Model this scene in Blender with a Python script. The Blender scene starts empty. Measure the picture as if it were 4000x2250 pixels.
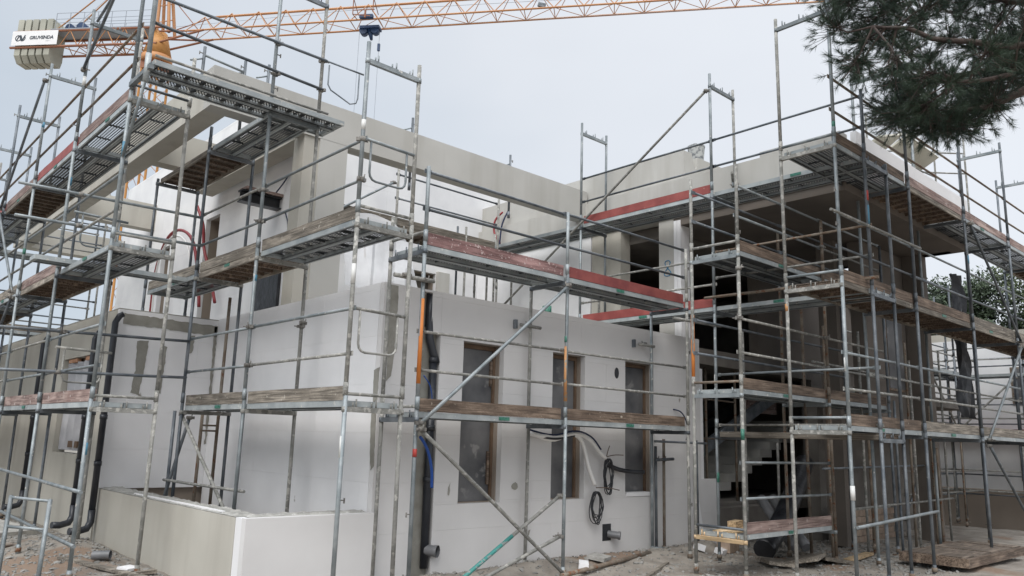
import bpy, bmesh, math, random
from mathutils import Vector, Matrix, noise
random.seed(7)
R = math.radians
sc = bpy.context.scene
COL = sc.collection
# ------------------------------------------------------------------ camera
# the camera stands at the origin, about 1.7 m above the ground (ground level z = -1.7)
YAW, PITCH, ROLL = R(47.6165), R(10.9807), R(1.6518)
cam = bpy.data.cameras.new('camera'); cam.sensor_width = 36; cam.lens = 3076.7/4000*36
cam.clip_start = 0.05; cam.clip_end = 3000
co = bpy.data.objects.new('camera', cam); COL.objects.link(co)
fw = Vector((math.cos(PITCH)*math.cos(YAW), math.cos(PITCH)*math.sin(YAW), math.sin(PITCH)))
rt = Vector((math.sin(YAW), -math.cos(YAW), 0)); up = rt.cross(fw)
r2 = rt*math.cos(ROLL) + up*math.sin(ROLL); u2 = -rt*math.sin(ROLL) + up*math.cos(ROLL)
co.matrix_world = Matrix(((r2.x, u2.x, -fw.x, 0), (r2.y, u2.y, -fw.y, 0), (r2.z, u2.z, -fw.z, 0), (0, 0, 0, 1)))
sc.camera = co
# ------------------------------------------------------------------ sky (overcast) and soft sun
SUN_EL, SUN_AZ = R(48), R(210)
w = bpy.data.worlds.new('World'); sc.world = w; w.use_nodes = True
nt = w.node_tree; nt.nodes.clear(); N = nt.nodes.new; L = nt.links.new
out = N('ShaderNodeOutputWorld'); bg = N('ShaderNodeBackground'); L(bg.outputs[0], out.inputs[0])
sky = N('ShaderNodeTexSky'); sky.sky_type = 'NISHITA'; sky.sun_disc = False
sky.sun_elevation = SUN_EL; sky.sun_rotation = R(90)-SUN_AZ
tc = N('ShaderNodeTexCoord')
nz = N('ShaderNodeTexNoise'); nz.inputs['Scale'].default_value = 1.3; nz.inputs['Detail'].default_value = 4; nz.inputs['Roughness'].default_value = .5
mp = N('ShaderNodeMapping'); mp.inputs['Scale'].default_value = (1, 1, 2.2); mp.inputs['Location'].default_value = (.3, 1.7, .2)
L(tc.outputs['Generated'], mp.inputs[0]); L(mp.outputs[0], nz.inputs[0])
# the cloud deck is a little brighter towards one side
dp = N('ShaderNodeVectorMath'); dp.operation = 'DOT_PRODUCT'; L(tc.outputs['Generated'], dp.inputs[0])
dp.inputs[1].default_value = (.42, -.24, .35)
ma = N('ShaderNodeMath'); ma.operation = 'MULTIPLY_ADD'; L(nz.outputs[0], ma.inputs[0]); ma.inputs[1].default_value = .8; L(dp.outputs['Value'], ma.inputs[2])
cr = N('ShaderNodeValToRGB'); L(ma.outputs[0], cr.inputs[0])
e = cr.color_ramp.elements; e[0].position = .30; e[0].color = (3.3, 3.7, 4.15, 1); e[1].position = 1.10; e[1].color = (5.25, 5.42, 5.7, 1)
m2 = cr.color_ramp.elements.new(.62); m2.color = (4.5, 4.7, 5.0, 1)
# an overcast sky grows brighter towards the zenith
sx = N('ShaderNodeSeparateXYZ'); L(tc.outputs['Generated'], sx.inputs[0])
zr = N('ShaderNodeMapRange'); L(sx.outputs[2], zr.inputs[0]); zr.inputs[1].default_value = .58; zr.inputs[2].default_value = 1; zr.inputs[3].default_value = 1; zr.inputs[4].default_value = 2.9
zm = N('ShaderNodeVectorMath'); zm.operation = 'SCALE'; L(cr.outputs[0], zm.inputs[0]); L(zr.outputs[0], zm.inputs['Scale'])
mx = N('ShaderNodeMix'); mx.data_type = 'RGBA'; mx.inputs[0].default_value = .93
L(sky.outputs[0], mx.inputs[6]); L(zm.outputs[0], mx.inputs[7]); L(mx.outputs[2], bg.inputs[0]); bg.inputs[1].default_value = .1
sun = bpy.data.lights.new('sun', 'SUN'); sun.energy = 1.5; sun.angle = R(50); sun.color = (1, .97, .93)
so = bpy.data.objects.new('sun', sun); COL.objects.link(so)
so.rotation_euler = Vector((math.cos(SUN_EL)*math.cos(SUN_AZ), math.cos(SUN_EL)*math.sin(SUN_AZ), math.sin(SUN_EL))).to_track_quat('Z', 'Y').to_euler()
sc.view_settings.view_transform = 'Standard'; sc.view_settings.look = 'None'; sc.view_settings.gamma = 1
sc.view_settings.use_curve_mapping = False; sc.view_settings.exposure = 0.82

# ------------------------------------------------------------------ materials
def mat(name, c1, c2=None, rough=.7, metal=0, scale=3, detail=5, bump=0, bscale=40, splash=None, sp_amt=.6, sp_scale=14,
        world=False, rnd=.0, streak=None, spots=None, grain=False, ramp=(.35, .65), obj_rand=True, trans=None, ior=None):
    m = bpy.data.materials.new(name); m.use_nodes = True; nt = m.node_tree; nt.nodes.clear(); N = nt.nodes.new; L = nt.links.new
    o = N('ShaderNodeOutputMaterial'); b = N('ShaderNodeBsdfPrincipled'); L(b.outputs[0], o.inputs[0])
    b.inputs['Roughness'].default_value = rough; b.inputs['Metallic'].default_value = metal
    oi = N('ShaderNodeObjectInfo')
    if world:
        g = N('ShaderNodeNewGeometry'); vec = g.outputs['Position']
    else:
        t = N('ShaderNodeTexCoord'); mm = N('ShaderNodeVectorMath'); mm.operation = 'MULTIPLY_ADD'
        L(oi.outputs['Random'], mm.inputs[0]); mm.inputs[1].default_value = (37, 53, 71); L(t.outputs['Object'], mm.inputs[2]); vec = mm.outputs[0]
    def nois(s, d=5, sc3=None):
        n = N('ShaderNodeTexNoise'); n.inputs['Scale'].default_value = s; n.inputs['Detail'].default_value = d
        if sc3:
            mp = N('ShaderNodeMapping'); mp.inputs['Scale'].default_value = sc3; L(vec, mp.inputs[0]); L(mp.outputs[0], n.inputs[0])
        else: L(vec, n.inputs[0])
        return n.outputs[0]
    def ramp_(v, a, b_, ca=(0, 0, 0, 1), cb=(1, 1, 1, 1)):
        r = N('ShaderNodeValToRGB'); L(v, r.inputs[0]); r.color_ramp.elements[0].position = a; r.color_ramp.elements[1].position = b_
        r.color_ramp.elements[0].color = ca; r.color_ramp.elements[1].color = cb; return r.outputs[0]
    def mixc(f, a, b_):
        x = N('ShaderNodeMix'); x.data_type = 'RGBA'
        if isinstance(f, float): x.inputs[0].default_value = f
        else: L(f, x.inputs[0])
        for i, v in ((6, a), (7, b_)):
            if isinstance(v, tuple): x.inputs[i].default_value = v
            else: L(v, x.inputs[i])
        return x.outputs[2]
    c4 = lambda c: (c[0], c[1], c[2], 1)
    col = ramp_(nois(scale, detail), ramp[0], ramp[1], c4(c1), c4(c2 or c1))
    if grain:   # long wood grain and end splits
        col = mixc(ramp_(nois(1, 6, (2.2, 55, 55)), .38, .62), col, c4([v*.55 for v in c1]))
        col = mixc(ramp_(nois(1, 3, (1.3, 9, 9)), .55, .75), col, c4([min(1, v*1.35) for v in (c2 or c1)]))
    if streak:  # vertical weather streaks
        col = mixc(ramp_(nois(1, 5, (3.1, 3.1, .35)), .5, .85), col, c4(streak))
    if splash:
        col = mixc(ramp_(nois(sp_scale, 6), sp_amt, sp_amt+.05), col, c4(splash))
    if spots:
        v = N('ShaderNodeTexVoronoi'); v.inputs['Scale'].default_value = 1.1
        mp = N('ShaderNodeMapping'); mp.inputs['Scale'].default_value = (1.4, 1.4, .8); L(vec, mp.inputs[0]); L(mp.outputs[0], v.inputs[0])
        d = N('ShaderNodeMath'); d.operation = 'MULTIPLY_ADD'; L(nois(18, 3), d.inputs[0]); d.inputs[1].default_value = .07; L(v.outputs['Distance'], d.inputs[2])
        col = mixc(ramp_(d.outputs[0], .065, .085), c4(spots), col)
    if rnd:
        h = N('ShaderNodeMath'); h.operation = 'MULTIPLY_ADD'; L(oi.outputs['Random'], h.inputs[0]); h.inputs[1].default_value = 2*rnd; h.inputs[2].default_value = 1-rnd
        x = N('ShaderNodeVectorMath'); x.operation = 'SCALE'; L(col, x.inputs[0]); L(h.outputs[0], x.inputs['Scale']); col = x.outputs[0]
    L(col, b.inputs['Base Color'])
    if bump:
        bp = N('ShaderNodeBump'); bp.inputs['Strength'].default_value = bump; bp.inputs['Distance'].default_value = .02
        L(nois(bscale, 6), bp.inputs['Height']); L(bp.outputs[0], b.inputs['Normal'])
    if trans:
        tb = N('ShaderNodeBsdfTransparent'); ms = N('ShaderNodeMixShader'); ms.inputs[0].default_value = trans
        L(b.outputs[0], ms.inputs[1]); L(tb.outputs[0], ms.inputs[2]); L(ms.outputs[0], o.inputs[0])
    m['b'] = 0
    return m
def matg(*a, **k): return mat(*a, grain=True, **k)
M = {}
M['galv'] = mat('galvanised_steel', (.17, .195, .205), (.29, .315, .325), rough=.5, metal=.35, scale=6, splash=(.5, .49, .46), sp_amt=.66, rnd=.25, bump=.3, bscale=60)
M['galv_dark'] = mat('dull_galvanised_steel', (.085, .10, .115), (.17, .185, .20), rough=.5, metal=.35, scale=6, splash=(.38, .37, .34), sp_amt=.70, rnd=.3, bump=.3)
M['galv_mortar'] = mat('mortar_splashed_steel', (.19, .19, .175), (.30, .295, .275), rough=.75, metal=.1, scale=9, splash=(.40, .39, .36), sp_amt=.56, rnd=.2, bump=.6, bscale=50)
M['galv_brown'] = mat('rusty_steel', (.14, .10, .07), (.25, .22, .18), rough=.8, metal=.1, scale=7, splash=(.16, .07, .035), sp_amt=.58, rnd=.25, bump=.4)
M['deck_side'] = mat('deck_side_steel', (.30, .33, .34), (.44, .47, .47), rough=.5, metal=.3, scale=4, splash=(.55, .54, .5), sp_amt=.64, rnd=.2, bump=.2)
M['deck_under'] = mat('shaded_deck_underside_steel', (.045, .05, .056), (.09, .10, .105), rough=.55, metal=.3, scale=5, rnd=.2, bump=.2)  # deck steel again, with the shade under the decks put into its colour
M['wood_grey'] = matg('weathered_board', (.19, .165, .135), (.34, .30, .25), rough=.85, scale=3, rnd=.2, bump=.5, bscale=30, splash=(.45, .42, .37), sp_amt=.66)
M['wood_brown'] = matg('brown_board', (.135, .095, .07), (.24, .18, .135), rough=.85, scale=4, rnd=.2, bump=.5, bscale=30, splash=(.36, .31, .25), sp_amt=.69)
M['wood_pink'] = matg('faded_red_board', (.25, .165, .145), (.36, .275, .245), rough=.85, scale=3, rnd=.15, bump=.4, splash=(.46, .40, .37), sp_amt=.64)
M['wood_red'] = mat('red_painted_board', (.22, .05, .045), (.31, .08, .07), rough=.6, scale=4, rnd=.1, bump=.2, splash=(.42, .22, .19), sp_amt=.69, sp_scale=20)
M['wood_dred'] = mat('dark_red_board', (.17, .04, .04), (.26, .07, .06), rough=.65, scale=4, rnd=.1, bump=.2, splash=(.32, .18, .16), sp_amt=.70)
M['wood_mauve'] = matg('mauve_worn_board', (.20, .105, .10), (.29, .18, .17), rough=.8, scale=5, rnd=.1, bump=.4, splash=(.45, .37, .35), sp_amt=.62, sp_scale=24)
M['ply'] = matg('plywood_underside', (.14, .11, .085), (.24, .19, .15), rough=.85, scale=3, rnd=.2, bump=.3)
M['timber'] = matg('new_timber', (.45, .32, .18), (.58, .43, .27), rough=.8, scale=6, rnd=.2, bump=.3)
M['batten'] = mat('window_batten', (.11, .07, .045), (.17, .11, .07), rough=.85, scale=6, bump=.3)
M['eps'] = mat('white_foam_board', (.72, .715, .72), (.80, .795, .80), rough=.9, world=True, scale=1.3, bump=.12, bscale=300, rnd=.010, spots=(.33, .31, .28), ramp=(.3, .7))
M['eps_front'] = mat('front_foam_board', (.60, .588, .58), (.68, .668, .66), rough=.9, world=True, scale=1.1, bump=.12, bscale=300, rnd=.010, spots=(.27, .24, .21), ramp=(.3, .7))  # front boards, a little darker and warmer than the white foam
M['eps_far'] = mat('white_render_base', (.70, .70, .71), (.80, .80, .80), rough=.9, world=True, scale=1.5, rnd=.02, spots=(.45, .42, .38))
M['plaster'] = mat('cement_render', (.42, .40, .35), (.51, .49, .435), rough=.95, world=True, scale=.9, detail=8, bump=.25, bscale=120, streak=(.39, .365, .32), ramp=(.3, .7))
M['plaster_light'] = mat('light_cement_render', (.43, .42, .39), (.51, .50, .47), rough=.95, world=True, scale=.8, detail=8, bump=.2, bscale=120, streak=(.39, .375, .34), ramp=(.3, .7))
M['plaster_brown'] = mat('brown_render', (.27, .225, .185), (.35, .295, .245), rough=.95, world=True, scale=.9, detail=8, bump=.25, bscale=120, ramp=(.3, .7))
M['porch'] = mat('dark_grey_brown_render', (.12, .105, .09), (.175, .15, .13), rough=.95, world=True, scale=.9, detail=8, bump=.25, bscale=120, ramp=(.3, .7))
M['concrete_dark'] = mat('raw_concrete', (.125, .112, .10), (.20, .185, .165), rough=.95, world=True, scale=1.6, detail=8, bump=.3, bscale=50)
M['mortar'] = mat('grey_adhesive_mortar', (.25, .24, .21), (.33, .32, .285), rough=.95, world=True, scale=5, bump=.6, bscale=70)
M['mortar_rough'] = mat('rough_mortar_bed', (.27, .265, .245), (.44, .43, .40), rough=1, world=True, scale=8, bump=1, bscale=45, splash=(.62, .61, .59), sp_amt=.63, sp_scale=22)
M['film'] = mat('plastic_film', (.66, .67, .69), (.76, .77, .79), rough=.5, scale=4, bump=.4, bscale=6, trans=.45)
M['film_dusty'] = mat('dusty_plastic_film', (.36, .36, .38), (.50, .50, .52), rough=.35, scale=3, bump=.6, bscale=5)
M['glass_dusty'] = mat('dusty_window_film', (.05, .052, .058), (.17, .168, .17), rough=.45, scale=1.6, detail=10, bump=.08, bscale=8, splash=(.24, .235, .23), sp_amt=.62, sp_scale=3)
M['black_plastic'] = mat('black_plastic', (.012, .013, .016), (.03, .032, .037), rough=.35, scale=5, bump=.6, bscale=9)
M['pipe'] = mat('black_pipe_plastic', (.018, .021, .028), (.035, .038, .046), rough=.35, scale=4, splash=(.2, .19, .18), sp_amt=.72, bump=.1)
M['pipe_grey'] = mat('grey_pipe_plastic', (.13, .135, .14), (.19, .19, .2), rough=.4)
M['blue'] = mat('blue_hose_plastic', (.008, .06, .28), rough=.4)
M['navy'] = mat('navy_cable_plastic', (.01, .02, .06), rough=.5)
M['redhose'] = mat('red_hose_plastic', (.24, .02, .025), rough=.45)
M['white_tube'] = mat('white_conduit_plastic', (.80, .79, .77), rough=.5)
M['orange'] = mat('orange_paint', (.55, .16, .03), (.62, .22, .05), rough=.6, splash=(.3, .3, .28), sp_amt=.66)
M['orange_dirty'] = mat('worn_orange_paint', (.42, .2, .08), (.5, .26, .11), rough=.7, splash=(.25, .25, .22), sp_amt=.55)
M['redtape'] = mat('red_tape', (.42, .05, .04), rough=.5)
M['bluetape'] = mat('blue_paint_mark', (.07, .21, .31), rough=.5)
M['greentape'] = mat('green_sticker', (.015, .11, .075), (.06, .2, .15), rough=.5, scale=30)
M['teal'] = mat('teal_paint', (.04, .22, .2), (.07, .28, .25), rough=.6, splash=(.25, .27, .26), sp_amt=.52)
M['whitetape'] = mat('white_sticker', (.62, .62, .6), rough=.5)
M['crane'] = mat('crane_orange_paint', (.42, .19, .075), (.50, .25, .11), rough=.6, scale=.6, rnd=.1)
M['crane_dark'] = mat('crane_brown_paint', (.24, .10, .055), (.32, .14, .08), rough=.7, scale=.6)
M['crane_ochre'] = mat('crane_cone_paint', (.44, .20, .05), (.50, .24, .07), rough=.6)
M['crane_blue'] = mat('crane_winch_blue', (.015, .04, .10), (.02, .055, .14), rough=.5)
M['crane_grey'] = mat('crane_rail_grey', (.3, .33, .37), rough=.5)
M['cw'] = mat('counterweight_concrete', (.33, .33, .28), (.42, .42, .36), rough=.95, scale=1, rnd=.12)
M['banner'] = mat('white_banner', (.72, .72, .72), (.78, .78, .78), rough=.6)
M['letter'] = mat('dark_grey_print', (.035, .045, .06), rough=.7)
M['letter_grey'] = mat('pale_grey_print', (.4, .41, .43), rough=.7)
M['letter_blue'] = mat('blue_marker_paint', (.02, .17, .32), rough=.7)
M['soil'] = mat('rubble_soil', (.20, .175, .15), (.33, .30, .26), rough=1, world=True, scale=2.5, detail=10, bump=.9, bscale=25, splash=(.235, .17, .125), sp_amt=.57, sp_scale=.55)
M['stone'] = mat('rubble_stone', (.26, .25, .23), (.42, .41, .385), rough=1, world=True, scale=9, bump=.4, rnd=.3)
M['brick'] = mat('fired_brick', (.36, .19, .11), (.45, .26, .17), rough=.95, scale=12, rnd=.2, bump=.3)
M['brick_pale'] = mat('pale_hollow_brick', (.27, .20, .15), (.36, .28, .22), rough=.95, scale=12, rnd=.18, bump=.3)
M['bark'] = mat('pine_bark', (.055, .042, .038), (.11, .085, .075), rough=1, scale=12, bump=.8, bscale=25)
M['needle'] = mat('pine_needles', (.022, .045, .032), (.045, .075, .045), rough=.6, scale=2, world=True)
M['leaf'] = mat('dark_foliage', (.02, .035, .018), (.05, .075, .035), rough=.7, scale=1.2, world=True, ramp=(.3, .7))
M['leaf2'] = mat('light_foliage', (.05, .07, .03), (.09, .115, .05), rough=.7, scale=1.2, world=True)
M['bucket'] = mat('cement_bucket', (.16, .17, .18), (.42, .43, .42), rough=.8, scale=14, ramp=(.4, .55))
M['panel_far'] = mat('cream_cladding', (.52, .5, .42), (.6, .58, .5), rough=.7, rnd=.06)
M['yellow'] = mat('yellow_plastic', (.62, .36, .02), rough=.5)
M['coupler'] = mat('coupler_steel', (.14, .13, .12), (.26, .25, .23), rough=.7, metal=.3, scale=20, rnd=.3)

def perforated(name, c1, c2, sx, sy, hx, hy, groups):
    m = mat(name, c1, c2, rough=.55, metal=.3, scale=5, rnd=.15)
    nt = m.node_tree; N = nt.nodes.new; L = nt.links.new
    out = [n for n in nt.nodes if n.type == 'OUTPUT_MATERIAL'][0]; bs = [n for n in nt.nodes if n.type == 'BSDF_PRINCIPLED'][0]
    t = N('ShaderNodeTexCoord'); s = N('ShaderNodeSeparateXYZ'); L(t.outputs['Object'], s.inputs[0])
    def mth(op, a, b=None, c=None):
        n = N('ShaderNodeMath'); n.operation = op
        for i, v in enumerate((a, b, c)):
            if v is None: continue
            if isinstance(v, (int, float)): n.inputs[i].default_value = v
            else: L(v, n.inputs[i])
        return n.outputs[0]
    fx = mth('ABSOLUTE', mth('SUBTRACT', mth('FRACT', mth('DIVIDE', s.outputs[0], sx)), .5))
    row = mth('FLOOR', mth('DIVIDE', s.outputs[1], sy))
    fx2 = mth('ABSOLUTE', mth('SUBTRACT', mth('FRACT', mth('ADD', mth('DIVIDE', s.outputs[0], sx), mth('MULTIPLY', row, .5))), .5))
    fy = mth('ABSOLUTE', mth('SUBTRACT', mth('FRACT', mth('DIVIDE', s.outputs[1], sy)), .5))
    hole = mth('MULTIPLY', mth('LESS_THAN', fx2, hx), mth('LESS_THAN', fy, hy))
    if groups:
        hole = mth('MULTIPLY', hole, mth('LESS_THAN', mth('FRACT', mth('DIVIDE', s.outputs[0], .2)), .68))
    tb = N('ShaderNodeBsdfTransparent'); ms = N('ShaderNodeMixShader'); L(hole, ms.inputs[0]); L(bs.outputs[0], ms.inputs[1]); L(tb.outputs[0], ms.inputs[2])
    L(ms.outputs[0], out.inputs[0]); return m
M['perf'] = perforated('perforated_deck_sheet', (.06, .066, .072), (.12, .127, .132), .045, .045, .18, .18, False)
M['perf_group'] = perforated('slotted_deck_sheet', (.055, .06, .065), (.11, .117, .122), .04, .034, .26, .26, True)
M['perf_open'] = perforated('expanded_deck_sheet', (.07, .074, .08), (.13, .137, .142), .055, .036, .34, .30, False)

# ------------------------------------------------------------------ builders
W = {}
def link(o, parent=None, m=None):
    COL.objects.link(o); m = m or Matrix.Identity(4); W[o.name] = m
    if parent is not None:
        o.parent = parent; o.matrix_local = W[parent.name].inverted() @ m
    else: o.matrix_local = m
    return o
def thing(name, label, cat, loc=(0, 0, 0), group=None):
    o = bpy.data.objects.new(name, None); o.empty_display_size = .3; o['label'] = label; o['category'] = cat
    if group: o['group'] = group
    return link(o, None, Matrix.Translation(Vector(loc)))
def tag(o, label, cat, group=None):
    o['label'] = label; o['category'] = cat
    if group: o['group'] = group
    return o
class MB:
    def __init__(s): s.v = []; s.f = []; s.mi = []; s.cur = 0; s.sm = []; s.smooth = False
    def face(s, ids): s.f.append(ids); s.mi.append(s.cur); s.sm.append(s.smooth)
    def box(s, a, b):
        x0, y0, z0 = a; x1, y1, z1 = b; n = len(s.v)
        s.v += [(x0, y0, z0), (x1, y0, z0), (x1, y1, z0), (x0, y1, z0), (x0, y0, z1), (x1, y0, z1), (x1, y1, z1), (x0, y1, z1)]
        for f in ((0, 3, 2, 1), (4, 5, 6, 7), (0, 1, 5, 4), (1, 2, 6, 5), (2, 3, 7, 6), (3, 0, 4, 7)): s.face([n+i for i in f])
        return s
    def obox(s, c, half, m):
        n = len(s.v); hx, hy, hz = half
        for q in ((-1, -1, -1), (1, -1, -1), (1, 1, -1), (-1, 1, -1), (-1, -1, 1), (1, -1, 1), (1, 1, 1), (-1, 1, 1)):
            s.v.append(tuple(Vector(c) + m @ Vector((q[0]*hx, q[1]*hy, q[2]*hz))))
        for f in ((0, 3, 2, 1), (4, 5, 6, 7), (0, 1, 5, 4), (1, 2, 6, 5), (2, 3, 7, 6), (3, 0, 4, 7)): s.face([n+i for i in f])
        return s
    def tube(s, pts, r, n=8, caps=True):
        pts = [Vector(p) for p in pts]; k = len(pts); rs = r if isinstance(r, (list, tuple)) else [r]*k
        base = len(s.v); ref = None; sm = s.smooth
        for i, p in enumerate(pts):
            d = (pts[min(i+1, k-1)] - pts[max(i-1, 0)]).normalized()
            if ref is None: ref = Vector((0, 0, 1)) if abs(d.z) < .9 else Vector((1, 0, 0))
            a = d.cross(ref); a = a.normalized() if a.length > 1e-6 else Vector((1, 0, 0)); b = d.cross(a).normalized(); ref = -b
            ref = a.cross(d)
            for j in range(n):
                t = 2*math.pi*j/n; s.v.append(tuple(p + (a*math.cos(t) + b*math.sin(t))*rs[i]))
        s.smooth = True
        for i in range(k-1):
            for j in range(n):
                s.face([base+i*n+j, base+i*n+(j+1) % n, base+(i+1)*n+(j+1) % n, base+(i+1)*n+j])
        s.smooth = False
        if caps:
            s.face([base+j for j in range(n)][::-1]); s.face([base+(k-1)*n+j for j in range(n)])
        s.smooth = sm
        return s
    def prism(s, poly, axis, a, b):
        """poly of (u, v); extruded along axis from a to b"""
        def P(u, v, t): return {'x': (t, u, v), 'y': (u, t, v), 'z': (u, v, t)}[axis]
        n = len(s.v); k = len(poly); s.v += [P(u, v, a) for u, v in poly] + [P(u, v, b) for u, v in poly]
        s.face(list(range(n, n+k))[::-1]); s.face(list(range(n+k, n+2*k)))
        for i in range(k): s.face([n+i, n+(i+1) % k, n+k+(i+1) % k, n+k+i])
        return s
    def mesh(s, name, mats):
        me = bpy.data.meshes.new(name); me.from_pydata(s.v, [], s.f)
        for m in (mats if isinstance(mats, (list, tuple)) else [mats]): me.materials.append(m)
        me.polygons.foreach_set('material_index', s.mi); me.polygons.foreach_set('use_smooth', s.sm)
        me.update(); return me
    def build(s, name, mats, parent=None, kind=None):
        # move the geometry to its own origin so that object coordinates are local
        xs = [v[0] for v in s.v]; ys = [v[1] for v in s.v]; zs = [v[2] for v in s.v]
        c = Vector(((min(xs)+max(xs))/2, (min(ys)+max(ys))/2, min(zs)))
        s.v = [(v[0]-c.x, v[1]-c.y, v[2]-c.z) for v in s.v]
        me = s.mesh(name, mats)
        bm = bmesh.new(); bm.from_mesh(me); bmesh.ops.recalc_face_normals(bm, faces=bm.faces); bm.to_mesh(me); bm.free()
        o = bpy.data.objects.new(name, me)
        if kind: o['kind'] = kind
        return link(o, parent, Matrix.Translation(c))
CACHE = {}
def cached(key, fn):
    if key not in CACHE: CACHE[key] = fn()
    return CACHE[key]
def place(name, me, parent, m):
    return link(bpy.data.objects.new(name, me), parent, m)
def align(p, q, roll_up=None):
    p, q = Vector(p), Vector(q); d = (q-p).normalized()
    return Matrix.Translation(p) @ d.to_track_quat('X', 'Z').to_matrix().to_4x4()
def tube(name, p, q, r, m, parent, n=10):
    ln = round((Vector(q)-Vector(p)).length, 3)
    def mk():
        b = MB()
        if ln > 1.2 and r < .03:   # tubes are never perfectly straight or even
            k = 5; b.tube([(ln*i/k, 0, random.uniform(-.0025, .0025) if 0 < i < k else 0) for i in range(k+1)], r, n)
        else: b.tube([(0, 0, 0), (ln, 0, 0)], r, n)
        return b.mesh(name, M[m])
    return place(name, cached(('t', ln, r, m, n, name), mk), parent, align(p, q))
def rail(name, p, q, m, parent):
    """guard rail tube with flattened, drilled-looking ends"""
    ln = round((Vector(q)-Vector(p)).length, 3)
    def mk():
        b = MB(); b.tube([(.07, 0, 0), (ln/2, 0, .002), (ln-.07, 0, 0)], .0185, 10)
        for x0, x1 in ((-.015, .09), (ln-.09, ln+.015)): b.box((x0, -.006, -.026), (x1, .006, .026))
        return b.mesh(name, M[m])
    return place(name, cached(('r', ln, m), mk), parent, align(p, q))
def standard(p, z1, m, parent):
    """one upright length with its sleeve at the foot"""
    x, y, z0 = p; ln = round(z1-z0, 3)
    def mk():
        b = MB(); b.tube([(0, 0, 0), (0, 0, ln*.5), (0, 0, ln)], .0245, 12); b.tube([(0, 0, .0), (0, 0, .14)], .0285, 12)
        return b.mesh('standard', M[m])
    mm = Matrix.Translation((x, y, z0)) @ Matrix.Rotation(random.uniform(-.0035, .0035), 4, 'X') @ Matrix.Rotation(random.uniform(-.0035, .0035), 4, 'Y')
    return place('standard', cached(('s', ln, m), mk), parent, mm)
def band(x, y, z0, z1, m, parent, r=.0256):
    return MB().tube([(x, y, z0), (x, y, z1)], r, 12).build('paint_band', M[m], parent)
def hook(p, ang, parent, m='coupler'):
    def mk():
        b = MB(); b.box((.02, -.006, -.006), (.075, .006, .006)); b.box((.066, -.008, -.032), (.078, .008, .022)); return b.mesh('rail_hook', M[m])
    return place('rail_hook', cached('hook', mk), parent, Matrix.Translation(p) @ Matrix.Rotation(ang, 4, 'Z'))
def coupler(p, parent):
    def mk():
        b = MB(); b.tube([(0, 0, -.026), (0, 0, .026)], .037, 10); b.box((-.02, .025, -.02), (.02, .07, .02)); b.tube([(-.01, -.02, 0), (.09, -.035, 0)], .009, 6)
        b.box((.03, -.05, -.018), (.05, -.015, .018)); b.tube([(.03, .02, -.03), (.045, .03, .055)], .008, 6); return b.mesh('coupler', M['coupler'])
    return place('coupler', cached('cpl', mk), parent, Matrix.Translation(p) @ Matrix.Rotation(random.uniform(0, 6.28), 4, 'Z'))
def transom(p, q, parent, pins=False, m='galv', hh=.055):
    """U section cross bar between two uprights, with locating pins"""
    ln = round((Vector(q)-Vector(p)).length, 3)
    def mk():
        b = MB(); b.box((.02, -.022, 0), (ln-.02, .022, hh))
        xs = (.10, .14, ln*.46, ln*.54, ln-.14, ln-.10)
        for i, x in enumerate(xs): b.tube([(x, 0, hh), (x, 0, hh+(.085 if i in (1, 3, 5) else .05))], .009, 6)
        b.tube([(.0, 0, 0), (.0, 0, hh)], .030, 10); b.tube([(ln, 0, 0), (ln, 0, hh)], .030, 10)
        return b.mesh('transom', M[m])
    return place('transom', cached(('tr', ln, m, hh), mk), parent, align(p, q))
def plank(kind, c, along, ln, wd, parent):
    """deck plank, top side at c.z; along = 'x' or 'y'"""
    ln = round(ln, 3)
    def mk():
        b = MB(); h = wd/2
        if kind in ('steel', 'slot', 'open'):
            b.cur = 1; b.v += [(-ln/2+.05, -h+.02, -.006), (ln/2-.05, -h+.02, -.006), (ln/2-.05, h-.02, -.006), (-ln/2+.05, h-.02, -.006)]; b.face([len(b.v)-4, len(b.v)-3, len(b.v)-2, len(b.v)-1])
            b.cur = 0
            for s in (-1, 1):
                b.box((-ln/2, min(s*h, s*(h-.022)), -.066), (ln/2, max(s*h, s*(h-.022)), 0))
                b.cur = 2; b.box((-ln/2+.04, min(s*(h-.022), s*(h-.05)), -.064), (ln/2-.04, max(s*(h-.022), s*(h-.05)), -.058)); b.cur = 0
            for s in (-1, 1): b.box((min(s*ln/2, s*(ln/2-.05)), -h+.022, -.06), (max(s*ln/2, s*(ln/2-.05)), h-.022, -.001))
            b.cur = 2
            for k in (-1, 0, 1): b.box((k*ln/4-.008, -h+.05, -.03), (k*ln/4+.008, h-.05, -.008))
        else:
            b.cur = 1; b.box((-ln/2, -h+.03, -.014), (ln/2, h-.03, -.002)); b.cur = 0
            for s in (-1, 1): b.box((-ln/2, min(s*h, s*(h-.03)), -.085), (ln/2, max(s*h, s*(h-.03)), 0))
            b.cur = 2; n = int(ln/.27)
            for i in range(n+1):
                x = -ln/2+.03+(ln-.06)*i/n; b.box((x-.018, -h+.03, -.06), (x+.018, h-.03, -.014))
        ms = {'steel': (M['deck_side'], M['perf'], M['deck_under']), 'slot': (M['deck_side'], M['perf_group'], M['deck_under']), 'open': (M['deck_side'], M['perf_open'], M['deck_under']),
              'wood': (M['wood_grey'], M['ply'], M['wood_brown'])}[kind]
        return b.mesh('deck_plank', ms)
    m = Matrix.Translation(c) @ (Matrix.Identity(4) if along == 'x' else Matrix.Rotation(math.pi/2, 4, 'Z'))
    return place('deck_plank', cached(('pl', kind, ln, round(wd, 3)), mk), parent, m)
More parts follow.
